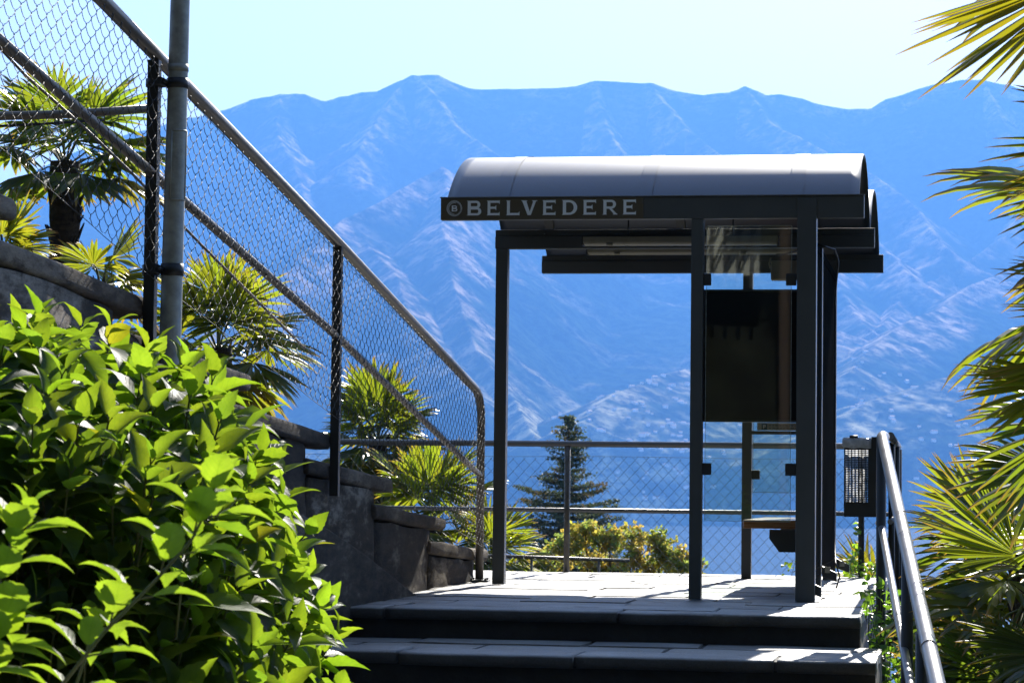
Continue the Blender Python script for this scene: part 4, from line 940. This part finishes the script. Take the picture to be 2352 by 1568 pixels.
# shrubs lower right, ivy on the side of the steps
def leafy(name, label, cat, m, poly, drange, n, size, seed, tones, base):
    random.seed(seed); T = empty(name, base, label, cat); cl = MB(); st = MB(); k = 0; xs = [p[0] for p in poly]; ys_ = [p[1] for p in poly]
    while k < n:
        u, v = random.uniform(min(xs), max(xs)), random.uniform(min(ys_), max(ys_))
        if not inpoly(u, v, poly): continue
        P = D(u, v, random.uniform(*drange)); d = (Vector((jit(1), jit(1), jit(.6)))-fw*.3).normalized(); t = random.choice(tones); g_ = random.uniform(.7, 1.2)
        s_ = size*random.uniform(.6, 1.25)
        leaf(cl, P, d, Vector((jit(.6), jit(.6), 1)), s_, s_*.75, .3, .2, 5, (t[0]*g_, t[1]*g_, t[2]*g_), False); k += 1
        if k % 6 == 0: q = P-Vector((jit(.05), jit(.05), .18)); st.tube([P, q], .0018, 4, cap=False)
    cl.build('foliage', m, T); st.build('stems', M['stem'], T); return T
leafy('ivy_plant', 'ivy climbing the side of the steps between the handrail posts', 'ivy', M['ivy'], [(1990, 1330), (2040, 1350), (2110, 1380), (2120, 1600), (2015, 1600), (2000, 1480), (1985, 1400)], (13.7, 14.6), 420, .055, 51, [GY, (.8, .9, 1), (1.1, 1.1, 1)], (2.85, -2.2, -1.6))
leafy('garden_shrub', 'dark leafy shrub beneath the lower palm at lower right', 'shrub', M['shrub'], [(2085, 1460), (2130, 1420), (2200, 1500), (2420, 1530), (2450, 1700), (2085, 1700)], (11.5, 13.8), 1500, .06, 53, [GY, (.7, .8, 1), (1.2, 1.1, 1)], D(2250, 1900, 12))
leafy('wild_vine', 'small light green vine sprouting around the right corner post of the railing', 'vine', M['ivy'], [(1955, 1280), (1966, 1200), (1974, 1195), (1975, 1290), (2010, 1290), (2012, 1340), (1935, 1335), (1945, 1318)], (19.9, 20.6), 130, .06, 57, [(1.5, 1.3, 1), (1.2, 1.2, 1)], (2.42, 4.8, -.3))
leafy('wild_vine', 'single vine sprig with a notched leaf reaching over the landing edge', 'vine', M['ivy'], [(1966, 1356), (1985, 1358), (2000, 1372), (1996, 1400), (1978, 1380)], (14.0, 14.5), 14, .05, 59, [(1, 1, 1)], (2.68, -1.5, -.3))
leafy('weed_tuft', 'tiny yellow green weed tuft at the railing foot under the bench', 'weed', M['ivy'], [(1800, 1290), (1826, 1290), (1826, 1322), (1800, 1322)], (20.1, 20.4), 10, .05, 61, [(1.6, 1.3, 1)], (1.85, 4.8, -.1))
# ------------------------------------------------------------------ near ground, lake, far mountains
def vn(x, y, seed=0):
    xi = np.floor(x).astype(np.int64); yi = np.floor(y).astype(np.int64); xf = x-xi; yf = y-yi
    def h(a, b):
        k = (a*374761393+b*668265263+seed*974711) & 0xffffffff; k = ((k ^ (k >> 13))*1274126177) & 0xffffffff; return ((k ^ (k >> 16)) & 0xffff)/65535.0
    u = xf*xf*(3-2*xf); v = yf*yf*(3-2*yf)
    return (h(xi, yi)*(1-u)+h(xi+1, yi)*u)*(1-v)+(h(xi, yi+1)*(1-u)+h(xi+1, yi+1)*u)*v
def fbm(x, y, s, o=6, seed=0, ridged=False):
    t = 0; a = 1; n_ = 0
    for k in range(o):
        q = vn(x/s+k*17.3, y/s+k*9.1, seed+k)
        if ridged: q = 1-np.abs(2*q-1)
        t = t+a*q; n_ += a; a *= .52; s /= 2.03
    return t/n_
def gridmesh(name, X, Y, Z, m, kind='structure', tone=None):
    r, c = X.shape; me = bpy.data.meshes.new(name); me.vertices.add(r*c)
    me.vertices.foreach_set('co', np.stack([X, Y, Z], -1).astype(np.float32).ravel())
    i = np.arange(r*c).reshape(r, c); q = np.stack([i[:-1, :-1], i[:-1, 1:], i[1:, 1:], i[1:, :-1]], -1).reshape(-1, 4)
    me.loops.add(q.size); me.loops.foreach_set('vertex_index', q.ravel().astype(np.int32)); me.polygons.add(len(q))
    me.polygons.foreach_set('loop_start', np.arange(0, q.size, 4, dtype=np.int32)); me.polygons.foreach_set('loop_total', np.full(len(q), 4, np.int32))
    me.polygons.foreach_set('use_smooth', np.ones(len(q), bool)); me.update(calc_edges=True); me.validate()
    if tone is not None:
        ca = me.color_attributes.new('tone', 'FLOAT_COLOR', 'POINT'); t = np.ones((r*c, 4), np.float32); t[:, :3] = tone.reshape(-1, 3); ca.data.foreach_set('color', t.ravel())
    me.materials.append(m); o = bpy.data.objects.new(name, me); COL.objects.link(o); return tag(o, kind=kind)
LAKE = -66.0
gx_, gy_ = np.meshgrid(np.linspace(-160, 160, 161), np.concatenate([np.linspace(-60, 30, 91), np.linspace(31, 340, 100)]))
gz_ = np.where(gy_ < 6, -1.72, -1.72-.11*(gy_-6)); gz_ = np.where(gy_ > 120, -14.3-.3*(gy_-120), gz_)
gz_ = gz_+(fbm(gx_, gy_, 12, 4)-.5)*.5*np.clip((gy_-6)/20, 0, 1)
beh = np.clip((-18-gy_)/12, 0, 1); gz_ = gz_+beh*np.clip((-18-gy_)*1.15, 0, 40)+np.clip((-gx_-9)/8, 0, 1)*np.clip((-8-gy_)/12, 0, 1)*np.clip((-gx_-9)*.7, 0, 22)  # unseen hill behind the camera, made steep to block sky light
gz_ = gz_+beh*(fbm(gx_, gy_, 5, 4, 31)-.5)*5
gridmesh('hillside_ground', gx_, gy_, gz_, M['soil'])
m, n, o = mat('lake_water'); b_ = N(n, 'ShaderNodeBsdfPrincipled'); b_.inputs['Base Color'].default_value = (.02, .07, .12, 1); b_.inputs['Roughness'].default_value = .12
v_ = coords(n, (.02, .12, 1)); q = noise(n, v_, 3, 5, .7); bp = N(n, 'ShaderNodeBump'); bp.inputs['Strength'].default_value = .12; bp.inputs['Distance'].default_value = .6; L(n, q.outputs[0], bp.inputs['Height']); L(n, bp.outputs[0], b_.inputs['Normal']); L(n, b_.outputs[0], o.inputs[0]); M['lake'] = m
b = MB(); b.add([(-9000, 150, LAKE), (9000, 150, LAKE), (9000, 5600, LAKE), (-9000, 5600, LAKE)], [(0, 1, 2, 3)]); tag(b.build('lake_water', M['lake']), kind='structure')
SKY = [(-700, 520), (-300, 480), (0, 420), (150, 350), (300, 300), (440, 265), (510, 245), (560, 225), (620, 213), (680, 213), (720, 228), (735, 230), (780, 220), (870, 208), (920, 190), (960, 175), (1030, 175), (1060, 190), (1110, 207), (1150, 207), (1260, 203), (1330, 195), (1370, 182), (1440, 187), (1490, 188), (1550, 207), (1610, 217), (1670, 213), (1710, 197), (1740, 205), (1765, 215), (1800, 213), (1850, 222), (1880, 232), (1920, 240), (1960, 247), (2010, 245), (2040, 227), (2090, 210), (2160, 190), (2220, 182), (2270, 178), (2350, 200), (2500, 230), (2700, 300), (3100, 420)]
RIDGE = 9500.
ridges = [([(u, v, RIDGE) for u, v in SKY], .62)]
ridges += [([(620, 213, 9500), (660, 320, 9000), (700, 430, 8500), (735, 520, 8000)], .62),
 ([(980, 175, 9500), (1080, 300, 9000), (1180, 380, 8600), (1290, 470, 8200), (1400, 600, 7600)], .6),
 ([(940, 185, 9500), (880, 290, 9000), (800, 380, 8600)], .62),
 ([(1000, 385, 7500), (1000, 520, 6800), (1080, 740, 6000), (1150, 900, 5500), (1225, 1010, 5060)], .62),
 ([(1000, 385, 7500), (900, 430, 7250), (770, 500, 6950), (600, 640, 6300), (430, 800, 5700), (300, 950, 5300)], .6),
 ([(830, 560, 6800), (900, 640, 6300), (980, 760, 5900), (1050, 900, 5400)], .5),
 ([(1370, 182, 9500), (1400, 290, 9100), (1450, 400, 8700)], .62), ([(1490, 188, 9500), (1560, 290, 9100), (1680, 380, 8700), (1760, 470, 8300)], .6),
 ([(1710, 197, 9500), (1780, 280, 9150), (1900, 350, 8800), (2000, 400, 8500), (2110, 475, 8100), (2200, 565, 7600)], .6),
 ([(1960, 500, 7900), (2060, 580, 7500), (2130, 640, 7200)], .6), ([(1900, 590, 7400), (1960, 690, 6900), (2020, 755, 6600)], .55),
 ([(2270, 178, 9500), (2330, 330, 9000), (2380, 430, 8600), (2352, 520, 8200), (2200, 620, 7500), (2100, 690, 7100), (2030, 750, 6700)], .6),
 ([(2550, 480, 8200), (2352, 610, 7300), (2200, 690, 6800), (2060, 760, 6300), (1960, 860, 5700)], .45),
 ([(1330, 968, 5100), (1420, 900, 5350), (1560, 855, 5700), (1750, 800, 6100), (1950, 760, 6500)], .34),
 ([(2500, 820, 6000), (2250, 850, 5700), (2100, 900, 5400), (1950, 960, 5200)], .3),
 ([(3100, 420, 9500), (2800, 700, 7000), (2600, 900, 5600)], .5), ([(-700, 520, 9500), (-300, 800, 6500), (0, 950, 5400)], .5)]
us = np.linspace(-650, 2950, 1100); Rs = np.concatenate([np.linspace(4790, 7000, 250), np.linspace(7010, 9900, 250), np.linspace(9950, 11500, 14)])
dirs = np.array([[*(lambda r: (r.x/math.hypot(r.x, r.y), r.y/math.hypot(r.x, r.y)))(ray(u, 1130))] for u in us])
TX = C.x+Rs[:, None]*dirs[None, :, 0]; TY = C.y+Rs[:, None]*dirs[None, :, 1]
def height(X, Y, full=False):
    Rr = np.hypot(X-C.x, Y-C.y)
    wx = (fbm(X, Y, 900, 4, 3)-.5)*260; wy = (fbm(X, Y, 900, 4, 9)-.5)*260; Xw, Yw = X+wx*.6, Y+wy*.6
    Z = np.full(X.shape, -500.); RD = np.full(X.shape, 1e9)
    for pts, k in ridges:
        P3 = [PR(u, v, r) for u, v, r in pts]
        for a, b__ in zip(P3[:-1], P3[1:]):
            dx, dy = b__.x-a.x, b__.y-a.y; t = np.clip(((Xw-a.x)*dx+(Yw-a.y)*dy)/(dx*dx+dy*dy), 0, 1)
            dd = np.hypot(Xw-a.x-t*dx, Yw-a.y-t*dy)
            zz = a.z+(b__.z-a.z)*t-k*1.16*dd*(1-.00005*dd)
            RD = np.where(zz > Z, dd, RD); Z = np.maximum(Z, zz)
    base = LAKE-3+.235*(Rr-4870); Z = np.maximum(Z, np.minimum(base, 900-(Rr-9500)*.4))
    near = np.clip(RD/260, 0, 1)*(1-.7*np.clip((RD-450)/500, 0, 1)*np.clip((Z-150)/250, 0, 1)); amp = 20+.11*np.clip(Z, 0, 900)
    shore = np.clip((Rr-4880)/300, 0, 1); keep = np.where(Rr > 9300, .22, 1)
    Z = Z+(fbm(X, Y, 560, 6, 20, True)-.62)*amp*1.15*(.25+.75*near)*shore*keep*np.clip((Rr-4880)/900, .15, 1)
    Z = Z+(fbm(X, Y, 60, 4, 40)-.5)*22*(.35+.65*near)*shore*np.where(Rr > 9300, .7, 1)
    Z = Z+(fbm(X, Y, 26, 2, 44)-.5)*9*(.35+.65*near)*shore*np.where(Rr > 9300, .5, 1)
    Z = np.minimum(Z, LAKE-5+.9*(Rr-4862+(fbm(X, Y, 150, 3, 90)-.5)*60))
    return (Z, RD, Rr) if full else Z
TZ, RD, RR_ = height(TX, TY, True)
crest = np.clip(1-RD/240, 0, 1)*fbm(TX, TY, 170, 5, 60)*1.7
pat = np.clip((fbm(TX, TY, 210, 6, 70)-.54)*9, 0, 1)
gz2 = fbm(TX, TY, 38, 3, 81)
lowmask = np.clip((400-TZ)/300, 0, 1)
mk = np.clip(np.clip((crest-.42)*3, 0, 1)+pat*(.30+.55*lowmask), 0, 1)*np.clip((gz2-.30)*3.2, 0.05, 1)
forest = np.stack([np.full(TX.shape, .020), np.full(TX.shape, .034), np.full(TX.shape, .016)], -1)
dry = np.stack([np.full(TX.shape, .44), np.full(TX.shape, .34), np.full(TX.shape, .26)], -1)
grn = np.stack([np.full(TX.shape, .34), np.full(TX.shape, .36), np.full(TX.shape, .20)], -1)
lc = (dry*(1-lowmask[..., None]*.75)+grn*lowmask[..., None]*.75)
mk = mk*np.clip(1-(RD-220)/420*(1-lowmask), 0, 1)*.85
colr = forest*(1-mk[..., None])+lc*mk[..., None]
m, n, o = mat('mountain_forest'); at = N(n, 'ShaderNodeAttribute'); at.attribute_name = 'tone'; at.attribute_type = 'GEOMETRY'
b_ = N(n, 'ShaderNodeBsdfPrincipled'); b_.inputs['Roughness'].default_value = 1; b_.inputs['Specular IOR Level'].default_value = 0
v_ = coords(n); q = noise(n, v_, .022, 7, .8); r_ = ramp(n, q.outputs[0], [(.42, (.12, .14, .16)), (.58, (1.7, 1.6, 1.5))])
mx = N(n, 'ShaderNodeMix', data_type='RGBA', blend_type='MULTIPLY'); mx.inputs[0].default_value = 1; L(n, at.outputs['Color'], mx.inputs[6]); L(n, r_.outputs[0], mx.inputs[7]); L(n, mx.outputs[2], b_.inputs['Base Color'])
L(n, b_.outputs[0], o.inputs[0]); M['mtn'] = m
gridmesh('mountains', TX, TY, TZ, M['mtn'], tone=colr)
# houses on the far slope
random.seed(77); hm = MB()
hm.box((-6, -5, -3), (6, 5, 7)); hm.add([(-6.6, -5.6, 6.6), (6.6, -5.6, 6.6), (6.6, 5.6, 6.6), (-6.6, 5.6, 6.6), (-6.6, 0, 9.6), (6.6, 0, 9.6)], [(0, 1, 5, 4), (2, 3, 4, 5), (1, 2, 5), (3, 0, 4), (0, 3, 2, 1)], mi=1)
def hspot():
    if random.random() < .72: u, r = random.gauss(1520, 130), random.uniform(4930, 5600)
    else: u, r = random.uniform(1950, 2250), random.uniform(4950, 6000)
    return u, r
first = None; k = 0
while k < 190:
    u, r = hspot()
    if not 1240 < u < 2300: continue
    d_ = ray(u, 1130); s_ = r/math.hypot(d_.x, d_.y); x, y = C.x+d_.x*s_, C.y+d_.y*s_; z = float(height(np.array([[x]]), np.array([[y]]))[0, 0])
    if first is None:
        first = hm.build('hillside_house', [M['house'], M['roof']]); ho = first
        tag(ho, 'tiny pale house on the hazy slope above the far lake shore', 'house', 'houses on the far lake shore')
    else: ho = first.copy(); COL.objects.link(ho)
    sc_2 = random.uniform(.35, .7); ho.location = (x, y, z); ho.rotation_euler = (0, 0, random.gauss(.15, .5)); ho.scale = (sc_2*random.uniform(.9, 1.7), sc_2, sc_2*random.uniform(.7, 1.1)); k += 1
# ------------------------------------------------------------------ haze
m, n, o = mat('haze_air'); pv = N(n, 'ShaderNodeVolumePrincipled'); pv.inputs['Color'].default_value = (.12, .335, .83, 1); pv.inputs['Density'].default_value = 1.02e-4; pv.inputs['Anisotropy'].default_value = .3
L(n, pv.outputs[0], o.inputs['Volume']); M['haze'] = m
b = MB(); b.box((-13000, -400, LAKE-8), (13000, 13500, 1640)); hz = b.build('haze', M['haze']); tag(hz, kind='stuff');
